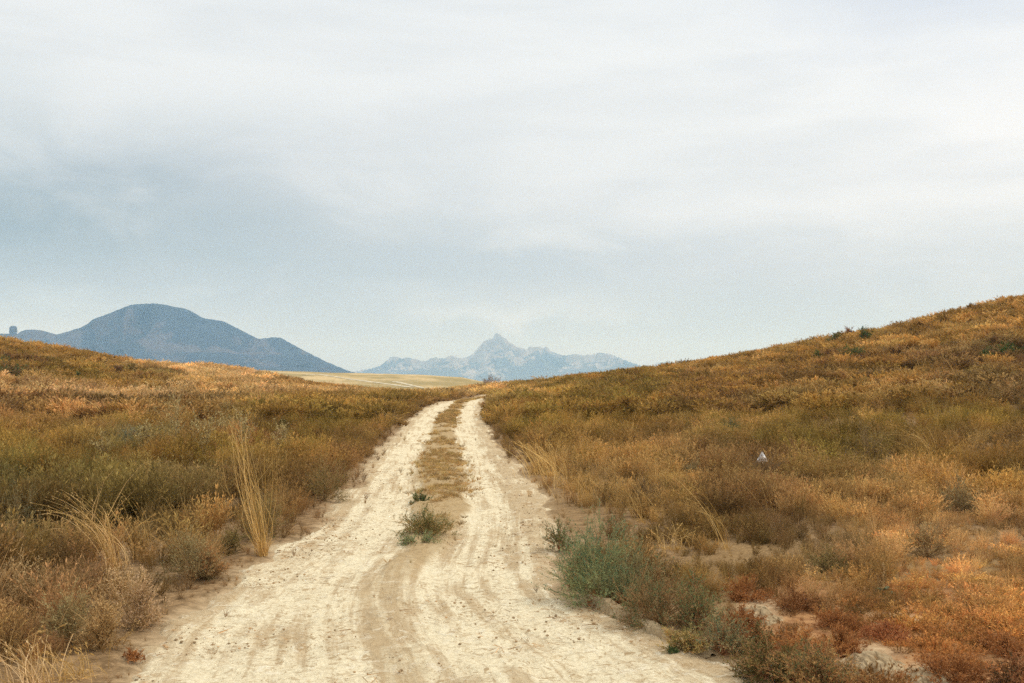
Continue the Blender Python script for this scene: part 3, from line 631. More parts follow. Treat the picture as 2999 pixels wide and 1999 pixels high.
keep &= (gap > 0.40) | (RNG.random(len(x)) < 0.30+0.6*fill)
# clumps of one kind: bias species by noise fields
kf = np.stack([fbm(x*0.8, y*0.7, 2, 91), fbm(x*1.3, y*1.1, 2, 92), fbm(x*1.0, y*1.0, 2, 93), 0.5+0*x], -1)
sp = sp*np.clip(1+(kf-0.5)*5, 0.08, 4); sp /= sp.sum(1, keepdims=True)
u = RNG.random(len(x)); cum = np.cumsum(sp, 1); kind = (u[:, None] > cum).sum(1).clip(0, 3)
mixc = sst(kf[:, 1]*0.5+pn*0.5+(RNG.random(len(x))-0.5)*0.35, 0.38, 0.62)[:, None]
tint = E[:, :3]*(1-mixc)+E[:, 3:6]*mixc
cl = fbm(x*1.25+9, y*1.25, 2, 95); cl2 = fbm(x*0.45, y*0.30, 3, 96)      # shrub-sized clumps, and drifts of them
keep &= (RNG.random(len(x)) < 0.42+1.5*sst(cl, 0.33, 0.6)+0.5*fill)
tint = tint*(1-0.55*ditch-0.35*hill_dark)[:, None]*(1-drift[:, None])+drift[:, None]*np.array([0.60, 0.43, 0.20])
tint = tint*np.array([1.13, 1.12, 1.15])*(0.55+0.9*RNG.random((len(x), 1)))*(0.78+0.44*pn3[:, None])*(0.76+0.44*sst(cl2, 0.3, 0.7)[:, None])*(0.62+0.7*sst(cl, 0.36, 0.62)[:, None])
tint *= 1+0.10*(RNG.random((len(x), 3))-0.5)
hf = 0.80*E[:, 6]*(0.55+0.85*sst(cl, 0.3, 0.68))*(0.70+0.6*RNG.random(len(x)))
hf = np.where(fill > 0.5, np.maximum(hf, 0.26+0.12*RNG.random(len(x))), hf)
hf *= 0.28+0.72*sst(-ins, 0.0, 0.7)          # lower at the road's edge
edge_t = (sst(-ins, 0.9, 0.15)*0.6)[:, None]
tint = tint*(1-edge_t)+np.array([0.34, 0.21, 0.10])*edge_t*(0.7+0.6*RNG.random((len(x), 1)))
# gold and straw things are grass; straw blades are brighter than leaves
tint = np.where((kind == 3)[:, None], tint*np.array([1.02, 1.02, 0.95]), tint)
tint = np.where((kind == 1)[:, None], tint*0.72+np.array(PAL['ST'])*0.28*(0.7+0.5*RNG.random((len(x), 1))), tint)
# dry growth on the strip between the wheel tracks
n_m = 9000; ym = np.exp(RNG.random(n_m)*(math.log(80)-math.log(8.6))+math.log(8.6)); Lm, Rm = road_lr(ym)
mcy = np.interp(ym, [0, 5.5, 8, 9.5, 13, 16, 24, 40, 70], [0.455, 0.46, 0.475, 0.50, 0.50, 0.49, 0.50, 0.52, 0.55]); mwy = np.interp(ym, [0, 8.2, 9.5, 13, 16, 24, 40, 70], [0.03, 0.06, 0.08, 0.13, 0.18, 0.145, 0.10, 0.12])
xm = Lm+(mcy+RNG.normal(size=n_m)*mwy*0.55)*(Rm-Lm)
km = (RNG.random(n_m) < 0.9*sst(fbm(xm*1.6, ym*0.9, 3, 55), 0.36, 0.62)*np.interp(ym, [9, 12, 14, 17], [0.04, 0.25, 0.7, 1.0]))
xm, ym = xm[km], ym[km]; n_m = len(xm)
x = np.concatenate([x, xm]); y = np.concatenate([y, ym]); z = np.concatenate([z, terrain(xm, ym)+0.015]); r = np.hypot(x, y)
kind = np.concatenate([kind, RNG.choice([0, 1, 2, 3], n_m, p=[.15, .4, .15, .3])]); keep = np.concatenate([keep, np.ones(n_m, bool)])
hf = np.concatenate([hf, 0.10+0.15*RNG.random(n_m)*np.interp(ym, [9, 20], [0.7, 1.3])])
mt = np.array([[0.46, 0.31, 0.13]])*(0.6+0.8*RNG.random((n_m, 1)))+(RNG.random((n_m, 1)) < 0.3)*np.array([[0.12, 0.12, 0.04]])
tint = np.concatenate([tint, mt])
kind = np.where((kind == 1) & (RNG.random(len(x)) < 0.16) & (r > 6.5) & (r < 75) & (hf > 0.2), 4, kind)
def cover(name, k, near_v, far_v, mat, size, label, cat):
    s = keep & (kind == k); n = s.sum(); nn = len(near_v)
    col = variants(name+'_kinds', near_v+far_v, mat)
    isfar = (r[s] > 34); idx = np.where(isfar, nn+RNG.integers(0, len(far_v), n), RNG.integers(0, nn, n))
    sc = size*hf[s]*(1+0.25*isfar); wide = 1+0.35*RNG.random(n)+0.25*isfar
    scl = np.stack([sc*wide, sc*wide, sc], -1)
    rot = np.stack([RNG.normal(size=n)*0.10, RNG.normal(size=n)*0.10, RNG.random(n)*2*pi], -1)
    p = np.stack([x[s], y[s], z[s]-0.015], -1)
    return scatter(name, col, p, rot, scl, idx, tint[s], label, cat)
HEROES = []

# ------------------------------------------------------------------ loose bits on the road (stuff)
def clod(seed, s=1.0):
    rng = np.random.default_rng(seed); n, k = 8, 6; V = []
    for j in range(k):
        t = pi*j/(k-1)
        for i in range(n):
            a = 2*pi*i/n; q_ = 1+0.5*(rng.random()-0.5); V.append((sin(t)*cos(a)*q_*s, sin(t)*sin(a)*q_*s*0.8, cos(t)*0.55*q_*s))
    mb = MB(); mb.add(V, grid_quads(k, n, wrap=True), 0.6+0.4*rng.random()); return mb
def twig(seed):
    rng = np.random.default_rng(seed); mb = MB(); n = 3
    t = np.linspace(-1, 1, 5)[None]; P_ = np.stack([t*np.ones((n, 1))*1.2, rng.normal(size=(n, 1))*0.3+t*rng.normal(size=(n, 1))*0.5, 0.12+0*t*np.ones((n, 1))], -1); ribbons(mb, P_, 0.10, 0.5, None, rng); return mb
n_d = 6500
yd = np.exp(RNG.random(n_d)*(math.log(26)-math.log(4.2))+math.log(4.2)); Ld, Rd = road_lr(yd); td = RNG.random(n_d)
e_ = RNG.random(n_d) < 0.45; td = np.where(e_, np.where(RNG.random(n_d) < 0.5, np.abs(RNG.normal(size=n_d))*0.10, 1-np.abs(RNG.normal(size=n_d))*0.12), td)
xd = Ld+td*(Rd-Ld); km = (fbm(xd*1.6, yd*1.6, 3, 77) > 0.42+0.14*(~e_)); xd, yd, e_ = xd[km], yd[km], e_[km]; n_d = len(xd)
kd = RNG.choice([0, 1], n_d, p=[0.62, 0.38]); sz = np.where(kd == 0, 0.004+0.009*RNG.random(n_d)**3, 0.012+0.035*RNG.random(n_d)**3)
cold = np.where((kd == 0)[:, None], np.array([[0.46, 0.34, 0.20]]), np.array([[0.46, 0.29, 0.14]]))*(0.55+0.6*RNG.random((n_d, 1)))
cv_ = variants('loose_bits_kinds', [clod(1), clod(2), clod(3), twig(4), twig(5), twig(6)], M_COVER)
scatter('loose_clods', cv_, np.stack([xd, yd, terrain(xd, yd)-0.004], -1), np.stack([0*xd, 0*xd, RNG.random(n_d)*6.28], -1), np.repeat(sz[:, None], 3, 1),
        np.where(kd == 0, RNG.integers(0, 3, n_d), RNG.integers(3, 6, n_d)), cold, 'small dry clods, twigs and straw scattered on the road', 'debris')

# ------------------------------------------------------------------ single plants
def metres(px, py, wpx, hpx):
    X_, Y_, Z_ = at(px, py); k = Y_/F; return (X_, Y_, Z_), wpx*k, hpx*k
_mats = {}
def lm(name, a, b_, trans=0.25):
    k = (name, a, b_)
    if k not in _mats: _mats[k] = leaf_mat(name, a, b_, trans)
    return _mats[k]
TEAL = ((0.12, 0.23, 0.13), (0.30, 0.32, 0.14)); GREEN = ((0.07, 0.12, 0.045), (0.17, 0.19, 0.075)); GREY = ((0.24, 0.20, 0.09), (0.38, 0.30, 0.14))
RUST = ((0.30, 0.12, 0.04), (0.44, 0.20, 0.07)); GRNRUST = ((0.12, 0.155, 0.075), (0.45, 0.19, 0.09)); YEL = ((0.26, 0.24, 0.09), (0.52, 0.36, 0.13)); DARKB = ((0.13, 0.085, 0.04), (0.24, 0.15, 0.07))
OLIVE = ((0.17, 0.145, 0.05), (0.30, 0.22, 0.08)); PINK = ((0.48, 0.31, 0.13), (0.66, 0.46, 0.24)); ORANGE = ((0.44, 0.17, 0.05), (0.56, 0.27, 0.09)); DKRED = ((0.22, 0.10, 0.04), (0.34, 0.16, 0.06)); HILLG = ((0.05, 0.11, 0.035), (0.10, 0.17, 0.05))
def bush(name, label, px, py, wpx, hpx, cols, stem=(0.34, 0.17, 0.08), seed=0, n=46, sub=9, lf=9, ls=1.0, group=None, cat='bush', flat=0.0, lean=(0, 0), rim=0.0):
    loc, w, h = metres(px, py, wpx, hpx); rng = np.random.default_rng(seed+1000)
    if loc[1] > 30: h *= 1.5
    R = w/2; far = loc[1] > 30; HEROES.append((loc[0], loc[1], R)); ls = ls*(2.4 if far else 1.0)*max(1.0, loc[1]/9.0)**0.5
    if far: n, sub, lf = 34, 8, 6
    root = empty(name, (loc[0], loc[1], loc[2]-0.01-0.03*float(road_inside(np.array(loc[0]), np.array(loc[1])) > 0.15))); tag(root, label, cat, group)
    K = 6; a = rng.random(n)*2*pi; ph = np.arcsin(np.clip(rng.random(n)*(1-flat)*1.05, 0, 1)); L = (0.55+0.5*rng.random(n))
    tip = np.stack([np.cos(a)*np.cos(ph)*R*L+lean[0]*h, np.sin(a)*np.cos(ph)*R*L+lean[1]*h, np.sin(ph)*h*L+0.04*h], -1)
    t = np.linspace(0, 1, K)[None, :, None]
    P_ = tip[:, None]*t; P_[:, :, 2] = tip[:, 2:3]*(t[..., 0]**0.75); P_ += rng.normal(size=P_.shape)*0.012*t*max(R, h)*3
    ms = MB(); mf = MB(); ribbons(ms, P_, 0.0045*ls, 0.4, None, rng)
    pos, d, i = along(P_, n*sub, 0.3, 1.0, rng); sl_ = (0.16+0.18*rng.random((len(pos), 1)))*max(R, h)
    dr = unit(d*0.8+rng.normal(size=pos.shape)*0.5+np.array([0, 0, 0.35*(1-flat)])); ts_ = np.linspace(0, 1, 4)[None, :, None]
    S_ = pos[:, None]+(dr*sl_)[:, None]*ts_; S_[:, :, 2] = np.maximum(S_[:, :, 2], 0.012); ribbons(ms, S_, 0.0028*ls, 0.4, None, rng)
    p2, d2, j = along(S_, len(pos)*lf, 0.1, 1.0, rng)
    patch = rng.random(n)[i][j]; side = vnoise(p2[:, 0]*6/max(R, .2)+3, p2[:, 1]*6/max(R, .2)+p2[:, 2]*6, seed)
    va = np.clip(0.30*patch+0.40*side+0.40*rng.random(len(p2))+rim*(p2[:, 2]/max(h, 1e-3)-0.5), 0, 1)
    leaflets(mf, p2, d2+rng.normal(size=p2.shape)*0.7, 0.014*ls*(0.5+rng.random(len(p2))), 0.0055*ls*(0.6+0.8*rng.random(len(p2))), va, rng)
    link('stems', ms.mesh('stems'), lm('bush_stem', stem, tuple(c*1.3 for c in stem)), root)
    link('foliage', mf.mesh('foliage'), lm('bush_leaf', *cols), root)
    return root
RG = 'bushes along the right edge of the road'
bush('saltwort_bush', 'large blue green bush, the biggest at the right edge of the road', 1372, 1375, 250, 185, TEAL, stem=(0.24, 0.22, 0.10), seed=1, n=95, sub=12, lf=11, group=RG, rim=-0.1)
bush('saltwort_bush', 'small dark green bush reaching onto the road behind the big blue green bush', 1285, 1262, 85, 70, GREEN, seed=2, n=40, group=RG)
bush('saltwort_bush', 'grey green bush close behind the right side of the big blue green bush', 1460, 1385, 190, 150, ((0.15, 0.19, 0.09), (0.32, 0.27, 0.12)), stem=(0.26, 0.20, 0.10), seed=3, n=50, group=RG)
bush('saltwort_bush', 'green bush with rusty lower stems behind the cracked clay bank', 1515, 1434, 230, 135, ((0.14, 0.20, 0.09), (0.34, 0.20, 0.09)), stem=(0.26, 0.16, 0.07), seed=4, n=85, sub=11, lf=9, group=RG)
bush('saltwort_bush', 'upright green bush at the right end of the clay bank', 1600, 1445, 110, 120, ((0.11, 0.17, 0.08), (0.26, 0.25, 0.10)), seed=5, n=50, group=RG)
bush('saltwort_bush', 'dark red brown bush low under the big blue green bush', 1410, 1386, 120, 40, DKRED, stem=(0.26, 0.12, 0.06), seed=6, n=40, flat=0.3, group=RG)
bush('saltwort_bush', 'low yellowish bush at the road edge past the clay bank', 1575, 1488, 130, 55, YEL, seed=7, n=46, flat=0.2, group=RG)
bush('saltwort_bush', 'grey green bush between the yellowish bush and the orange bush', 1660, 1500, 170, 100, ((0.15, 0.20, 0.11), (0.34, 0.28, 0.13)), seed=8, n=55, group=RG)
bush('saltwort_bush', 'dark olive sprawling bush overhanging the road at bottom right', 1770, 1552, 210, 85, ((0.085, 0.10, 0.035), (0.24, 0.17, 0.06)), seed=9, n=90, sub=10, flat=0.15, group=RG)
bush('saltwort_bush', 'green and straw coloured bush at the bottom edge right of the road', 1900, 1590, 240, 110, ((0.14, 0.16, 0.07), (0.46, 0.27, 0.10)), seed=10, n=90, sub=10, group=RG, lean=(-0.3, 0))
bush('weed', 'tiny green weed growing alone on the road near lower right', 1546, 1497, 22, 14, GREEN, seed=11, n=16, sub=6, lf=6, cat='weed')
RR = 'rust red and orange bushes at lower right'
for k, (px_, py_, w_, h_, c_, lb) in enumerate([
    (1705, 1450, 130, 60, RUST, 'rust red bush behind the grey green bush near the clay mound'),
    (1850, 1525, 190, 85, ORANGE, 'brightest orange red bush between the two pale clay mounds'),
    (1935, 1500, 120, 50, RUST, 'rust bush just left of the cracked clay slab'),
    (1715, 1378, 130, 55, RUST, 'low rust bush above and left of the left clay mound'),
    (1830, 1400, 130, 45, DKRED, 'dark red brown bush to the right of the left clay mound'),
    (1920, 1445, 150, 45, RUST, 'rust bush behind the orange bush at the red patch'),
    (2040, 1470, 170, 36, ((0.40, 0.13, 0.05), (0.50, 0.22, 0.09)), 'wide rust cushion above the cracked clay slab'),
    (2190, 1565, 200, 65, RUST, 'dark red brown bush at the bottom right of the cracked slab'),
    (2310, 1500, 150, 36, RUST, 'rust bush at the right edge of the picture'),
    (2330, 1590, 170, 85, ((0.14, 0.10, 0.045), (0.40, 0.18, 0.08)), 'dark bush in the bottom right corner'),
    (1740, 1500, 120, 70, ((0.15, 0.18, 0.07), (0.40, 0.18, 0.07)), 'half green half rust bush in front of the left clay mound')]):
    bush('saltwort_bush', lb, px_, py_, w_, h_, c_, stem=(0.32, 0.16, 0.07), seed=30+k, n=60, sub=9, lf=8, group=RR)
MG = 'weeds on the strip between the wheel tracks'
bush('saltwort_bush', 'green bush with rust tips in the middle of the road', 975, 1228, 150, 74, ((0.13, 0.20, 0.08), (0.36, 0.22, 0.08)), stem=(0.24, 0.20, 0.08), seed=51, n=80, sub=11, lf=9, group=MG, rim=0.1)
bush('saltwort_bush', 'low grey green plant in front of the bush in the middle of the road', 962, 1247, 100, 36, TEAL, seed=52, n=46, flat=0.3, group=MG)
bush('saltwort_bush', 'small dark green plant just behind the bush in the middle of the road', 966, 1152, 56, 28, GREEN, seed=53, n=36, group=MG)
bush('weed', 'small rust coloured weed on the bare left edge of the road', 308, 1512, 56, 22, RUST, seed=54, n=22, sub=6, lf=6, cat='weed')
LG = 'wormwood bushes left of the road'
for k, (px_, py_, w_, h_, c_, lb) in enumerate([
    (437, 1332, 150, 120, GREY, 'round grey green wormwood by the road below the tall straw grass'),
    (480, 1330, 90, 75, ((0.34, 0.22, 0.10), (0.48, 0.25, 0.10)), 'small rusty bush at the road side of the round wormwood'),
    (270, 1395, 170, 95, PINK, 'pinkish statice with pale heads in the lower left field'),
    (150, 1470, 150, 125, GREY, 'grey wormwood near the lower left corner'),
    (320, 1440, 120, 110, ((0.40, 0.26, 0.14), (0.56, 0.38, 0.22)), 'tan dry bush nearest the road at lower left'),
    (230, 1490, 120, 115, ((0.38, 0.23, 0.09), (0.52, 0.34, 0.15)), 'brown dry bush in front of the pinkish statice'),
    (45, 1420, 150, 150, ((0.36, 0.235, 0.10), (0.54, 0.38, 0.19)), 'brown grey bush at the left edge low in the picture'),
    (40, 1250, 170, 130, ((0.13, 0.13, 0.06), (0.24, 0.21, 0.11)), 'dark grey green wormwood at the left edge'),
    (600, 1240, 130, 110, OLIVE, 'olive wormwood right behind the tall straw grass'),
    (745, 1150, 130, 100, OLIVE, 'olive wormwood leaning over the left road edge'),
    (297, 1030, 80, 60, ((0.13, 0.17, 0.12), (0.22, 0.24, 0.16)), 'bluish green bush among the dry thistles'),
    (647, 982, 34, 14, OLIVE, 'small dark green bush on the left field beyond the thistles'),
    (530, 1270, 60, 60, OLIVE, 'small olive green bush left of the tall straw grass')]):
    bush('wormwood_bush', lb, px_, py_, w_, h_, c_, stem=(0.40, 0.26, 0.11) if py_ > 1360 else (0.30, 0.20, 0.09), seed=60+k, n=62, sub=9, lf=8, group=LG, rim=0.2)
RF = 'wormwood bushes on the right slope'
for k, (px_, py_, w_, h_, c_, lb) in enumerate([
    (1678, 1000, 60, 45, GREEN, 'dark green bush on the right slope left of the white bag'),
    (1990, 1060, 170, 95, OLIVE, 'broad olive bush with dark shade below on the right slope'),
    (1750, 1110, 120, 80, DARKB, 'brown bush directly below the white bag'),
    (1480, 1160, 110, 60, DARKB, 'dark brown bush at the right roadside among straw'),
    (1900, 1310, 150, 50, OLIVE, 'olive grey bush behind the mullein plant'),
    (2130, 1280, 120, 90, ((0.34, 0.23, 0.10), (0.50, 0.36, 0.16)), 'straw brown bush standing on the bare gold patch'),
    (2200, 1180, 120, 80, GREY, 'spiky grey bush on the right slope above the gold patch'),
    (1600, 1110, 110, 60, GREY, 'pale grey brown bush left of the white bag'),
    (1938, 895, 46, 26, ((0.40, 0.2, 0.06), (0.5, 0.28, 0.1)), 'orange brown bush on the right slope'),
    (1941, 935, 34, 20, DARKB, 'purplish brown bush below the orange brown bush'),
    (2028, 898, 46, 22, DARKB, 'dark brown bush right of the orange brown bush'),
    (2185, 902, 20, 20, DARKB, 'small dark bush high on the right slope'),
    (1721, 948, 60, 20, DARKB, 'low wide dark bush on the lower right slope')]):
    bush('wormwood_bush', lb, px_, py_, w_, h_, c_, stem=(0.28, 0.18, 0.09), seed=90+k, n=60, sub=9, lf=8, group=RF, rim=0.2)
HG = 'green bushes high on the right hill'
for k, (px_, py_, w_, h_, lb) in enumerate([(1990, 781, 44, 20, 'rounded green bush just under the ridge of the right hill'), (1920, 786, 46, 14, 'flat yellow green bush on the ridge left of the rounded green bush'),
        (1876, 828, 42, 15, 'green bush, lower left of the pair on the right hill'), (1961, 824, 84, 18, 'wide green bush in the middle of the right hill'),
        (2311, 815, 96, 20, 'green bush near the right edge on the hill'), (2262, 822, 50, 10, 'thin green bush left of the one near the right edge')]):
    bush('hill_bush', lb, px_, py_, w_, h_, HILLG if k != 1 else ((0.14, 0.16, 0.05), (0.24, 0.22, 0.08)), seed=120+k, group=HG)
DG = 'dark bushes on the left rise'
for k, (px_, py_, w_, h_, c_, lb) in enumerate([(22, 868, 96, 28, GREEN, 'wide dark green bush at the left edge on the rise'), (12, 838, 20, 18, DARKB, 'small dark bush near the top of the left rise'),
        (177, 880, 20, 14, GREEN, 'small dark green bush in the middle of the left rise'), (267, 862, 60, 14, DARKB, 'flat dark bush below the left ridge'), (300, 861, 30, 18, OLIVE, 'olive bush right of the flat dark bush'),
        (273, 953, 46, 26, DARKB, 'dark brown bush at the end of the dark band on the left'), (353, 946, 60, 20, DARKB, 'dark brown bush behind the tall thistle'),
        (490, 943, 70, 18, DARKB, 'long dark brown bush right of the thistles'), (1128, 884, 54, 18, DARKB, 'dark twiggy bush on the skyline where the road ends'), (2231, 716, 18, 12, DARKB, 'tiny dark bush on the crest of the right hill'),
        (1950, 772, 26, 16, DKRED, 'small reddish dry bush on the crest of the right hill')]):
    bush('scrub_bush', lb, px_, py_, w_, h_, c_, seed=140+k, group=DG if k < 8 else None)

# tall straw grasses -------------------------------------------------------------
def grass_clump(label, px, py, hpx, spread_px, lean, n=60, curl=0.0, col=((0.56, 0.34, 0.10), (0.72, 0.48, 0.19)), seed=0, w=0.0045, power=1.6, group='tall straw grass clumps', base=0.06, name='grass_clump', ragged=0.45):
    loc, sp_, h = metres(px, py, spread_px, hpx); HEROES.append((loc[0], loc[1], 0.12+sp_*0.2)); rng = np.random.default_rng(seed+500)
    w = w*max(1.0, (loc[1]/9)**0.75)
    K = 9; t = np.linspace(0, 1, K)[None]; L = h*(1-ragged*1.2+ragged*1.2*rng.random(n)**(0.6 if ragged > 0.4 else 1.6)) if ragged > 0.4 else h*(0.42+0.62*rng.random(n)**0.9)
    lean = lean*(1+0.45*rng.normal(size=n)); curl = curl*(0.3+1.4*rng.random((n, 1)));  x0 = rng.normal(size=n)*base; y0 = rng.normal(size=n)*base; dx = rng.normal(size=n)*sp_*0.25*(L/h); dy = rng.normal(size=n)*sp_*0.25
    X_ = x0[:, None]+(lean*L+dx)[:, None]*t**power+rng.normal(size=(n, 1))*0.02*t; Y_ = y0[:, None]+dy[:, None]*t**power
    Z_ = L[:, None]*(t-curl*(0.6+0.8*rng.random((n, 1)))*t**3.2)
    P_ = np.stack([X_, Y_, Z_], -1); P_[:, :, 0] += (rng.normal(size=(n, 1))*0.05*np.sin(t*pi*(0.7+0.8*rng.random((n, 1)))))*h; ms = MB(); ribbons(ms, P_, w*(0.7+0.6*rng.random(n)), 0.35, None, rng)
    # short withered leaves round the foot and thin seed heads on the taller stalks
    foot = stems_paths(n, h*0.26, min(sp_*0.35+0.06, 0.16), 5, 0.06, (float(np.mean(lean))*0.3, 0), 0.4, rng, 1.3); ribbons(ms, foot, w*1.1, 0.2, None, rng)
    root = empty(name, (loc[0], loc[1], loc[2]-0.01)); tag(root, label, 'grass', group)
    M_ = lm('straw', *col); hd = ms; k = max(6, n//3); i = np.argsort(-L)[:k]; pos, d, _ = along(P_[i], k*9, 0.82, 1.0, rng)
    leaflets(hd, pos, d+rng.normal(size=pos.shape)*0.25, 0.022*max(1, loc[1]/12), 0.004*max(1, loc[1]/12), None, rng); link('blades', ms.mesh('blades'), M_, root)
    return root
GR = 'tall straw grass clumps'
grass_clump('tallest upright straw grass clump at the left road edge', 603, 1274, 325, 62, -0.20, 62, 0.05, seed=1, w=0.0046, power=1.0, ragged=0.30, base=0.028)
grass_clump('arching straw grass clump left of the road bending to the left', 262, 1308, 225, 130, -0.55, 50, 0.28, seed=2, w=0.006, power=1.5, col=((0.60, 0.37, 0.12), (0.78, 0.53, 0.24)))
grass_clump('small arching grass beside the bigger arching clump', 328, 1290, 165, 60, -0.25, 26, 0.2, seed=3, w=0.0045)
grass_clump('straw grass clump in the bottom left corner', 75, 1572, 110, 150, -0.35, 70, 0.15, seed=4, w=0.0045, col=((0.60, 0.38, 0.14), (0.78, 0.56, 0.3)))
grass_clump('golden grass clump at the right roadside', 1262, 1094, 88, 85, -0.45, 130, 0.08, seed=5, w=0.0042, base=0.18, col=((0.66, 0.42, 0.13), (0.80, 0.55, 0.22)))
grass_clump('thin golden grass just behind the golden roadside clump', 1300, 1070, 52, 60, -0.1, 50, 0.08, seed=6, w=0.003, base=0.15)
grass_clump('long arching grass plume high on the right slope', 2150, 1072, 130, 50, -0.62, 36, 0.22, seed=7, w=0.0045)
grass_clump('second arching grass blades left of the long plume', 2060, 1075, 70, 40, -0.4, 10, 0.2, seed=8, w=0.0035)
grass_clump('few long bent straw stalks on the lower right slope', 1672, 1262, 190, 60, -0.45, 10, 0.22, seed=9, w=0.005)
grass_clump('sparse straw stalks above the big blue green bush', 1475, 1200, 110, 110, -0.5, 20, 0.1, seed=10, w=0.004)
grass_clump('pair of bent straw stalks leaning left under the white bag', 1770, 1180, 100, 40, -0.2, 6, 0.1, seed=11, w=0.004)
grass_clump('straw grass at the right verge, first beyond the sparse stalks', 1345, 1150, 70, 90, -0.25, 70, 0.1, seed=41, w=0.004, base=0.16)
grass_clump('straw grass at the right verge closest to the golden clump', 1300, 1122, 55, 70, -0.25, 60, 0.1, seed=42, w=0.004, base=0.15)
grass_clump('low straw grass behind the right corner of the big blue green bush', 1545, 1262, 60, 110, -0.15, 80, 0.15, seed=43, w=0.004, base=0.16)
grass_clump('pale straw grass in the lower left field beside the bottom left clump', 175, 1556, 80, 120, -0.3, 60, 0.2, seed=44, w=0.004, base=0.08)
grass_clump('pale straw grass along the left edge low in the picture', 15, 1505, 90, 90, 0.2, 50, 0.2, seed=45, w=0.004, base=0.08)
for k, (px_, py_, h_, s_, n_, lb) in enumerate([(72, 884, 38, 22, 40, 'pale straw tuft standing on the left rise'), (187, 842, 26, 20, 30, 'straw tuft close below the left ridge'), (300, 925, 30, 30, 34, 'straw tuft in the left field above the dark band'),
        (720, 915, 26, 14, 24, 'thin straw tuft, left of two near the distant field'), (752, 916, 28, 16, 24, 'thin straw tuft, right of two near the distant field'), (1245, 882, 20, 60, 40, 'straw grass on the skyline right of where the road ends'),
        (1330, 900, 26, 22, 16, 'pale branched straw stalks near the skyline right of the road'), (2010, 890, 22, 20, 20, 'straw tuft in the middle of the right hill'), (640, 1130, 120, 40, 14, 'thin straw stalks behind the tallest clump'),
        (560, 865, 22, 60, 60, 'gold grass on the ridge left of the distant field'), (470, 862, 20, 60, 60, 'gold grass on the ridge nearer the left rise'), (2220, 1050, 60, 30, 14, 'thin orange straw stalks at the right of the slope')]):
    grass_clump(lb, px_, py_, h_, s_, -0.15, n_, 0.05, seed=20+k, w=0.0032, base=0.12)

# dry thistles on the left ---------------------------------------------------------
def hd_off(hd, Q_, V_): return int(Q_.min())
def thistle(label, px, py, hpx, wpx, seed, leafy=1.0, col=((0.36, 0.28, 0.115), (0.58, 0.46, 0.21)), group='dry thistles in the left field', dark=1.0):
    loc, w, h = metres(px, py, wpx, hpx); HEROES.append((loc[0], loc[1], w*0.3)); rng = np.random.default_rng(seed+700); root = empty('dry_thistle', (loc[0], loc[1], loc[2]-0.01)); tag(root, label, 'thistle', group)
    st_ = MB(); lf_ = MB(); hd = MB(); n = 5 if leafy else 2
    M_ = stems_paths(n, h, w*0.28, 7, 0.03, rng=rng, hvar=0.3); ribbons(st_, M_, 0.012, 0.4, None, rng)
    pos, d, i = along(M_, n*13, 0.3, 0.98, rng); dr = unit(np.c_[rng.normal(size=(len(pos), 2))*1.0, 0.35+0.5*rng.random(len(pos))]); ln = (0.10+0.22*rng.random((len(pos), 1)))*h
    t = np.linspace(0, 1, 4)[None, :, None]; S_ = pos[:, None]+(dr*ln)[:, None]*t+np.array([0, 0, 1])*t**2*ln[:, None]*0.35; ribbons(st_, S_, 0.006, 0.6, None, rng)
    p2, d2, _ = along(S_, int(len(pos)*9*max(leafy, 0.15)), 0.1, 1, rng); leaflets(lf_, p2, d2+rng.normal(size=p2.shape), 0.035+0.03*rng.random(len(p2)), 0.014, None, rng)
    for e in S_[:, -1]:
        if rng.random() < 0.38*dark:
            c2 = clod(int(rng.integers(1e6)), 0.009+0.006*rng.random()); V_, Q_, A2 = c2.arrays(); V_ = V_*np.array([1, 1, 1.7])+e; hd.add(V_, Q_, A2)
    ns = sum(len(q_) for q_ in st_.Q)
    for V_, Q_, A_2 in zip(hd.V, hd.Q, hd.A): st_.V.append(V_); st_.Q.append(Q_+st_.n-hd_off(hd, Q_, V_)); st_.A.append(A_2); st_.n += len(V_)
    so = link('stems', st_.mesh('stems'), lm('thistle_stem', (0.30, 0.21, 0.09), (0.46, 0.34, 0.17)), root)
    link('leaves', lf_.mesh('leaves'), lm('thistle_leaf', *col), root)
    so.data.materials.append(lm('thistle_head', (0.09, 0.05, 0.03), (0.17, 0.10, 0.055)))
    mi = np.zeros(len(so.data.polygons), np.int32); mi[ns:] = 1; so.data.polygons.foreach_set('material_index', mi)
    return root
for k, (px_, py_, h_, w_, lb) in enumerate([(400, 1050, 168, 90, 'tallest dry thistle with dark heads in the left field'), (325, 1050, 95, 110, 'pale curly leaved thistle left of the tallest one'), (470, 1055, 110, 110, 'bushy dry thistle right of the tallest one'),
        (565, 1050, 118, 70, 'dry thistle behind the tall straw grass'), (650, 1050, 85, 100, 'low wide dry thistle nearest the road'), (240, 1050, 60, 90, 'low pale thistle furthest left of the group'), (520, 1010, 70, 70, 'dark headed thistle further back in the left field')]):
    thistle(lb, px_, py_, h_, w_, k)
thistle('single dark brown stalk standing near the left edge', 80, 1040, 75, 12, 20, 0.0, group=None)
thistle('pale yellow branched dead twig right of the white bag', 1876, 1080, 26, 46, 21, 0.2, group=None, dark=0.3)
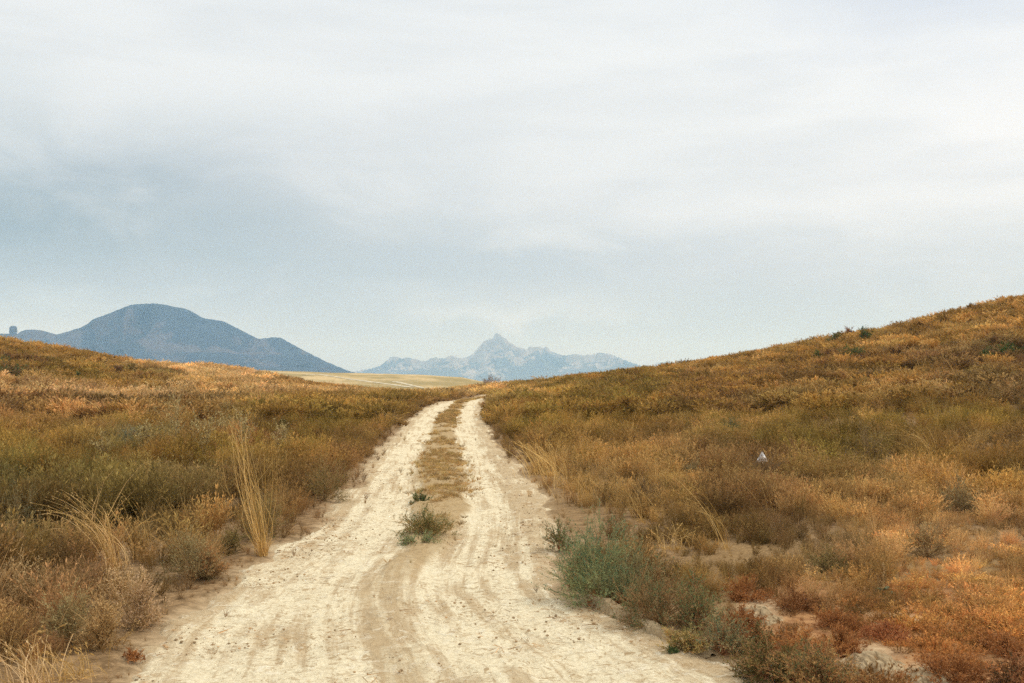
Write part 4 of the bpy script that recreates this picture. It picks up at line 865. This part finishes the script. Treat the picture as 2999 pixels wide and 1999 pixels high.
# orange dried spikes
def spike(label, px, py, hpx, seed):
    loc, w, h = metres(px, py, 10, hpx); rng = np.random.default_rng(seed); root = empty('dry_flower_spike', loc); tag(root, label, 'dried flower', 'orange dried flower spikes left of the road')
    s_ = MB(); P_ = stems_paths(3, h, 0.09, 6, 0.02, rng=rng); ribbons(s_, P_, 0.006, 0.5, None, rng); link('stems', s_.mesh('stems'), lm('spike_stem', (0.40, 0.22, 0.08), (0.5, 0.3, 0.12)), root)
    f_ = MB(); p, d, _ = along(P_, 130, 0.35, 1, rng); leaflets(f_, p, d+rng.normal(size=p.shape), 0.022, 0.012, None, rng); link('flowers', f_.mesh('flowers'), lm('spike_flower', (0.55, 0.24, 0.05), (0.66, 0.38, 0.09)), root)
spike('orange dried flower spike left of the small white cup', 390, 1172, 62, 1); spike('orange dried flower spike behind the small white cup', 412, 1140, 70, 2); spike('orange dried flower spike below the bluish green bush', 352, 1160, 60, 3)

# mullein at the edge of the red patch ------------------------------------------------
loc, w, h = metres(2030, 1368, 110, 60); root = empty('mullein_plant', loc); tag(root, 'mullein with blue green basal leaves and a brown stalk at the red patch', 'plant')
rng = np.random.default_rng(9); lfm = MB()
for k in range(13):
    a = k*2.4; L_ = 0.11*(0.6+0.6*rng.random()); e0 = 0.35+0.9*rng.random(); d = np.array([cos(a)*cos(e0), sin(a)*cos(e0), sin(e0)]); s_ = np.cross(d, [0, 0, 1]); s_ /= np.linalg.norm(s_)
    V = []
    for t in np.linspace(0, 1, 7):
        c_ = d*L_*t+np.array([0, 0, -0.06*t*t]); wd = 0.019*sin(pi*min(1, t*0.93+0.04))**0.7; V += [c_-s_*wd+np.array([0, 0, 0.012]), c_, c_+s_*wd+np.array([0, 0, 0.012])]
    lfm.add(V, grid_quads(7, 3), rng.random())
link('leaves', lfm.mesh('leaves', True), lm('mullein_leaf', (0.13, 0.17, 0.10), (0.21, 0.24, 0.14)), root)
s_ = MB(); P_ = stems_paths(4, 0.26, 0.05, 6, 0.02, rng=rng); ribbons(s_, P_, 0.010, 0.6, None, rng); p, d, _ = along(P_, 150, 0.4, 1, rng); leaflets(s_, p, d+rng.normal(size=p.shape)*0.8, 0.016, 0.009, None, rng)
link('stalk', s_.mesh('stalk'), lm('mullein_stalk', (0.32, 0.19, 0.08), (0.44, 0.29, 0.13)), root)

# clay mounds and bank ------------------------------------------------------------------
m, q = new_mat('cracked_clay'); P = q.n('ShaderNodeTexCoord').outputs['Object']
a_ = q.noise(P, 9, 6, 0.7, 0.5); c2_ = q.noise(P, 60, 4, 0.7)
cc = q.mix(q.ramp(a_, 0.35, 0.65), (0.31, 0.215, 0.115), (0.47, 0.355, 0.205)); cc = q.mix(q.ramp(c2_, 0.55, 0.75, 0, 0.6), cc, (0.36, 0.25, 0.14))
M_CLAY = finish(m, q, cc, 1.0, q.m('ADD', a_, q.m('MULTIPLY', c2_, 0.4)), 0.8, 0.02)
def mound(name, label, px, py, wpx, hpx, seed, depth=None, slab=0.5, group='pale clay mounds at lower right'):
    loc, w, h = metres(px, py, wpx, hpx); d = depth or w*0.8; n = 110
    u, v = np.meshgrid(np.linspace(-1, 1, n), np.linspace(-1, 1, n)); X_ = u*w*0.6; Y_ = v*d*0.6
    rr_ = np.sqrt(u*u+v*v)+(fbm(u*2.2+seed, v*2.2, 4, seed)-0.5)*0.6
    z_ = (1-sst(rr_, 0.15, 0.95))*h; st_ = fbm(X_*9+seed, Y_*7, 4, seed+3); z_ = z_*(0.55+0.9*(np.floor(st_*7)/7*slab+st_*(1-slab)))
    # cracks: distance between the two nearest scattered points
    g = np.random.default_rng(seed); pts_ = np.stack([(g.random(26)*2-1)*w*0.6, (g.random(26)*2-1)*d*0.6], -1)
    xw = X_+(fbm(X_*14, Y_*14, 3, 5)-0.5)*0.08; yw = Y_+(fbm(X_*14, Y_*14, 3, 6)-0.5)*0.08
    dd = np.sort(np.sqrt((xw[..., None]-pts_[:, 0])**2+(yw[..., None]-pts_[:, 1])**2), -1); crack = 1-sst(dd[..., 1]-dd[..., 0], 0.0, 0.018)
    z_ = z_-crack*0.025*sst(z_, 0.0, 0.03)+(fbm(X_*40, Y_*40, 3, 7)-0.5)*0.012
    Zt = terrain(X_+loc[0], Y_+loc[1])-loc[2]
    z_ = Zt+z_-0.03*sst(rr_, 0.8, 1.1)-0.005
    o = link(name, quads_mesh(name, np.stack([X_, Y_, z_], -1).reshape(-1, 3), grid_quads(n, n), None, True), M_CLAY, loc=loc); return tag(o, label, 'mound', group)
mound('clay_mound', 'left clay mound, dull and half overgrown by rust bushes', 1745, 1420, 110, 28, 3, 0.3, 0.3)
mound('clay_mound', 'largest cracked clay slab at lower right', 2000, 1538, 170, 42, 4, 0.4, 0.8)
mound('clay_mound', 'small clay mound in the bottom right between red bushes', 2125, 1562, 120, 26, 5, 0.35, 0.7)
mound('clay_mound', 'long flat crust of pale clay across the red patch', 2130, 1432, 300, 6, 6, 0.12, 0.6)
# low broken bank where the wheel rut cut into the verge
def bank(px_pts, hs, ws, label):
    G = []
    for (a0, b0), (a1, b1) in zip(px_pts[:-1], px_pts[1:]):
        for k in range(60): G.append(at(a0+(a1-a0)*k/60, b0+(b1-b0)*k/60))
    G = np.array(G); n = len(G); k = np.hanning(41); k /= k.sum()
    for c in range(2): G[:, c] = np.convolve(np.pad(G[:, c], 20, 'edge'), k, 'valid')
    Tn = np.gradient(G[:, :2], axis=0); Tn /= np.linalg.norm(Tn, axis=1)[:, None]+1e-9; Nn = np.stack([-Tn[:, 1], Tn[:, 0]], 1)
    m_ = 44; u = np.linspace(-1, 1, m_); s_ = np.arange(n)/n; hh = np.interp(s_, np.linspace(0, 1, len(hs)), hs); ww = np.interp(s_, np.linspace(0, 1, len(ws)), ws)
    xy = G[:, None, :2]+Nn[:, None]*(u[None, :, None]*ww[:, None, None]); x_, y_ = xy[..., 0], xy[..., 1]
    U = u[None]+(fbm(x_*6, y_*6, 3, 8)-0.5)*0.5
    pr = sst(U, -0.45, -0.2)*(1-sst(U, 0.1, 0.9)) if BANK_FLIP < 0 else sst(-U, -0.45, -0.2)*(1-sst(-U, 0.1, 0.9))
    lump = fbm(x_*16, y_*16, 4, 9); cr = np.abs(fbm(x_*8, y_*8, 4, 10)-0.5)
    z_ = terrain(x_, y_)+hh[:, None]*pr*(0.55+0.8*lump)-0.03*(1-sst(cr, 0.0, 0.02))*pr-0.018*(1-pr)-0.004+(fbm(x_*50, y_*50, 2, 12)-0.5)*0.008
    z_ = z_-0.05*(np.abs(u)[None] > 0.93)
    o = link('clay_bank', quads_mesh('clay_bank', np.stack([x_, y_, z_], -1).reshape(-1, 3), grid_quads(n, m_), None, True), M_CLAY); return tag(o, label, 'bank')
BANK_FLIP = -1
bank([(1318, 1385), (1352, 1382), (1385, 1390), (1440, 1418), (1500, 1447), (1560, 1474), (1640, 1502)], [0.01, 0.05, 0.07, 0.06, 0.05, 0.04, 0.0], [0.06, 0.12, 0.15, 0.15, 0.14, 0.12, 0.05], 'low crumbling clay bank between the road and the green bushes')

# litter ---------------------------------------------------------------------------------
m, q = new_mat('white_plastic'); p_ = q.n('ShaderNodeTexCoord').outputs['Object']
M_BAG = finish(m, q, q.mix(q.noise(p_, 9, 3), (0.92, 0.91, 0.88), (0.95, 0.94, 0.91)), 0.5)
def crumple(name, label, cat, loc, w, h, seed, prof):
    n, k = 40, 26; V = []
    for j in range(k):
        t = j/(k-1); r_ = np.interp(t, [p[0] for p in prof], [p[1] for p in prof])
        for i in range(n):
            a = 2*pi*i/n; f_ = 1+1.6*(float(fbm(np.array(cos(a)*1.8+seed), np.array(sin(a)*1.8+t*3.0), 4, seed))-0.5); V.append((cos(a)*r_*w*f_+0.12*w*t, sin(a)*r_*w*f_*0.7, h*t))
    return tag(link(name, quads_mesh(name, np.array(V), grid_quads(k, n, wrap=True), {'v': np.full(len(V), .5)}), M_BAG, loc=loc), label, cat)
loc, w, h = metres(1750, 1092, 20, 28); crumple('plastic_bag', 'crumpled white plastic bag caught on the right slope', 'bag', (loc[0], loc[1], loc[2]+0.20), 0.078, 0.20, 3, [(0, 0), (0.03, .6), (.2, 1.0), (.42, .85), (.62, .55), (.82, .30), (.95, .12), (1, 0)])
loc, w, h = metres(403, 1185, 9, 9); crumple('paper_cup', 'small white crushed cup in the scrub left of the road', 'cup', (loc[0], loc[1], loc[2]+0.12), 0.028, 0.05, 5, [(0, 0), (.02, .7), (.5, .85), (.97, 1), (1, 0)])

# ground cover goes in last, leaving room round every single plant
for hx, hy, hr in HEROES:
    dd_ = np.hypot(hx, hy); ux, uy = hx/dd_, hy/dd_
    al = (x-hx)*ux+(y-hy)*uy; ac = np.abs((x-hx)*uy-(y-hy)*ux)
    keep &= ~((np.hypot(al, ac) < hr*0.75))
    hf = np.where((al < 0) & (al > -(0.6+dd_*0.05)) & (ac < hr*0.9), hf*0.55, hf)
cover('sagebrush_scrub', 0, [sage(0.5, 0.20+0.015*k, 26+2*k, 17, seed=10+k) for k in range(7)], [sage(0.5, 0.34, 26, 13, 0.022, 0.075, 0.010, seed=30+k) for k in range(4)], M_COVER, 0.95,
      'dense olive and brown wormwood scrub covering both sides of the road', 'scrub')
cover('dry_grass', 1, [tuft(0.45, 0.16+0.02*k, 55, 0.0042, seed=50+k, lean=(-0.12+0.05*k, 0)) for k in range(5)], [tuft(0.5, 0.32, 46, 0.014, 4, seed=60+k) for k in range(3)], M_STRAW, 0.95,
      'straw coloured dry grass growing through the scrub and along the road', 'grass')
cover('straw_stalks', 4, [tuft(1.0, 0.26, 7+k, 0.0055, 7, seed=150+k, lean=(-0.22, 0), droop=0.10, power=1.8) for k in range(5)], [tuft(1.0, 0.36, 8, 0.013, 6, seed=160+k, lean=(-0.2, 0), droop=0.1) for k in range(3)], M_STRAW, 1.0,
      'thin tall straw stalks standing up out of the scrub', 'grass')
cover('dry_weeds', 2, [branchy(0.4, 0.2, 13, 5, 6, seed=70+k) for k in range(5)], [branchy(0.4, 0.3, 12, 4, 4, 0.008, 0.022, seed=80+k) for k in range(3)], M_COVER, 0.9,
      'grey brown branching dry weeds among the scrub', 'weeds')
cover('red_glasswort', 3, [mat_plant(0.12, 0.15, 34, 13, seed=90+k) for k in range(5)], [mat_plant(0.12, 0.2, 26, 8, 0.015, 0.035, seed=100+k) for k in range(2)], M_COVER, 2.2,
      'low rust red ground cover on the flat patch at lower right', 'ground cover')
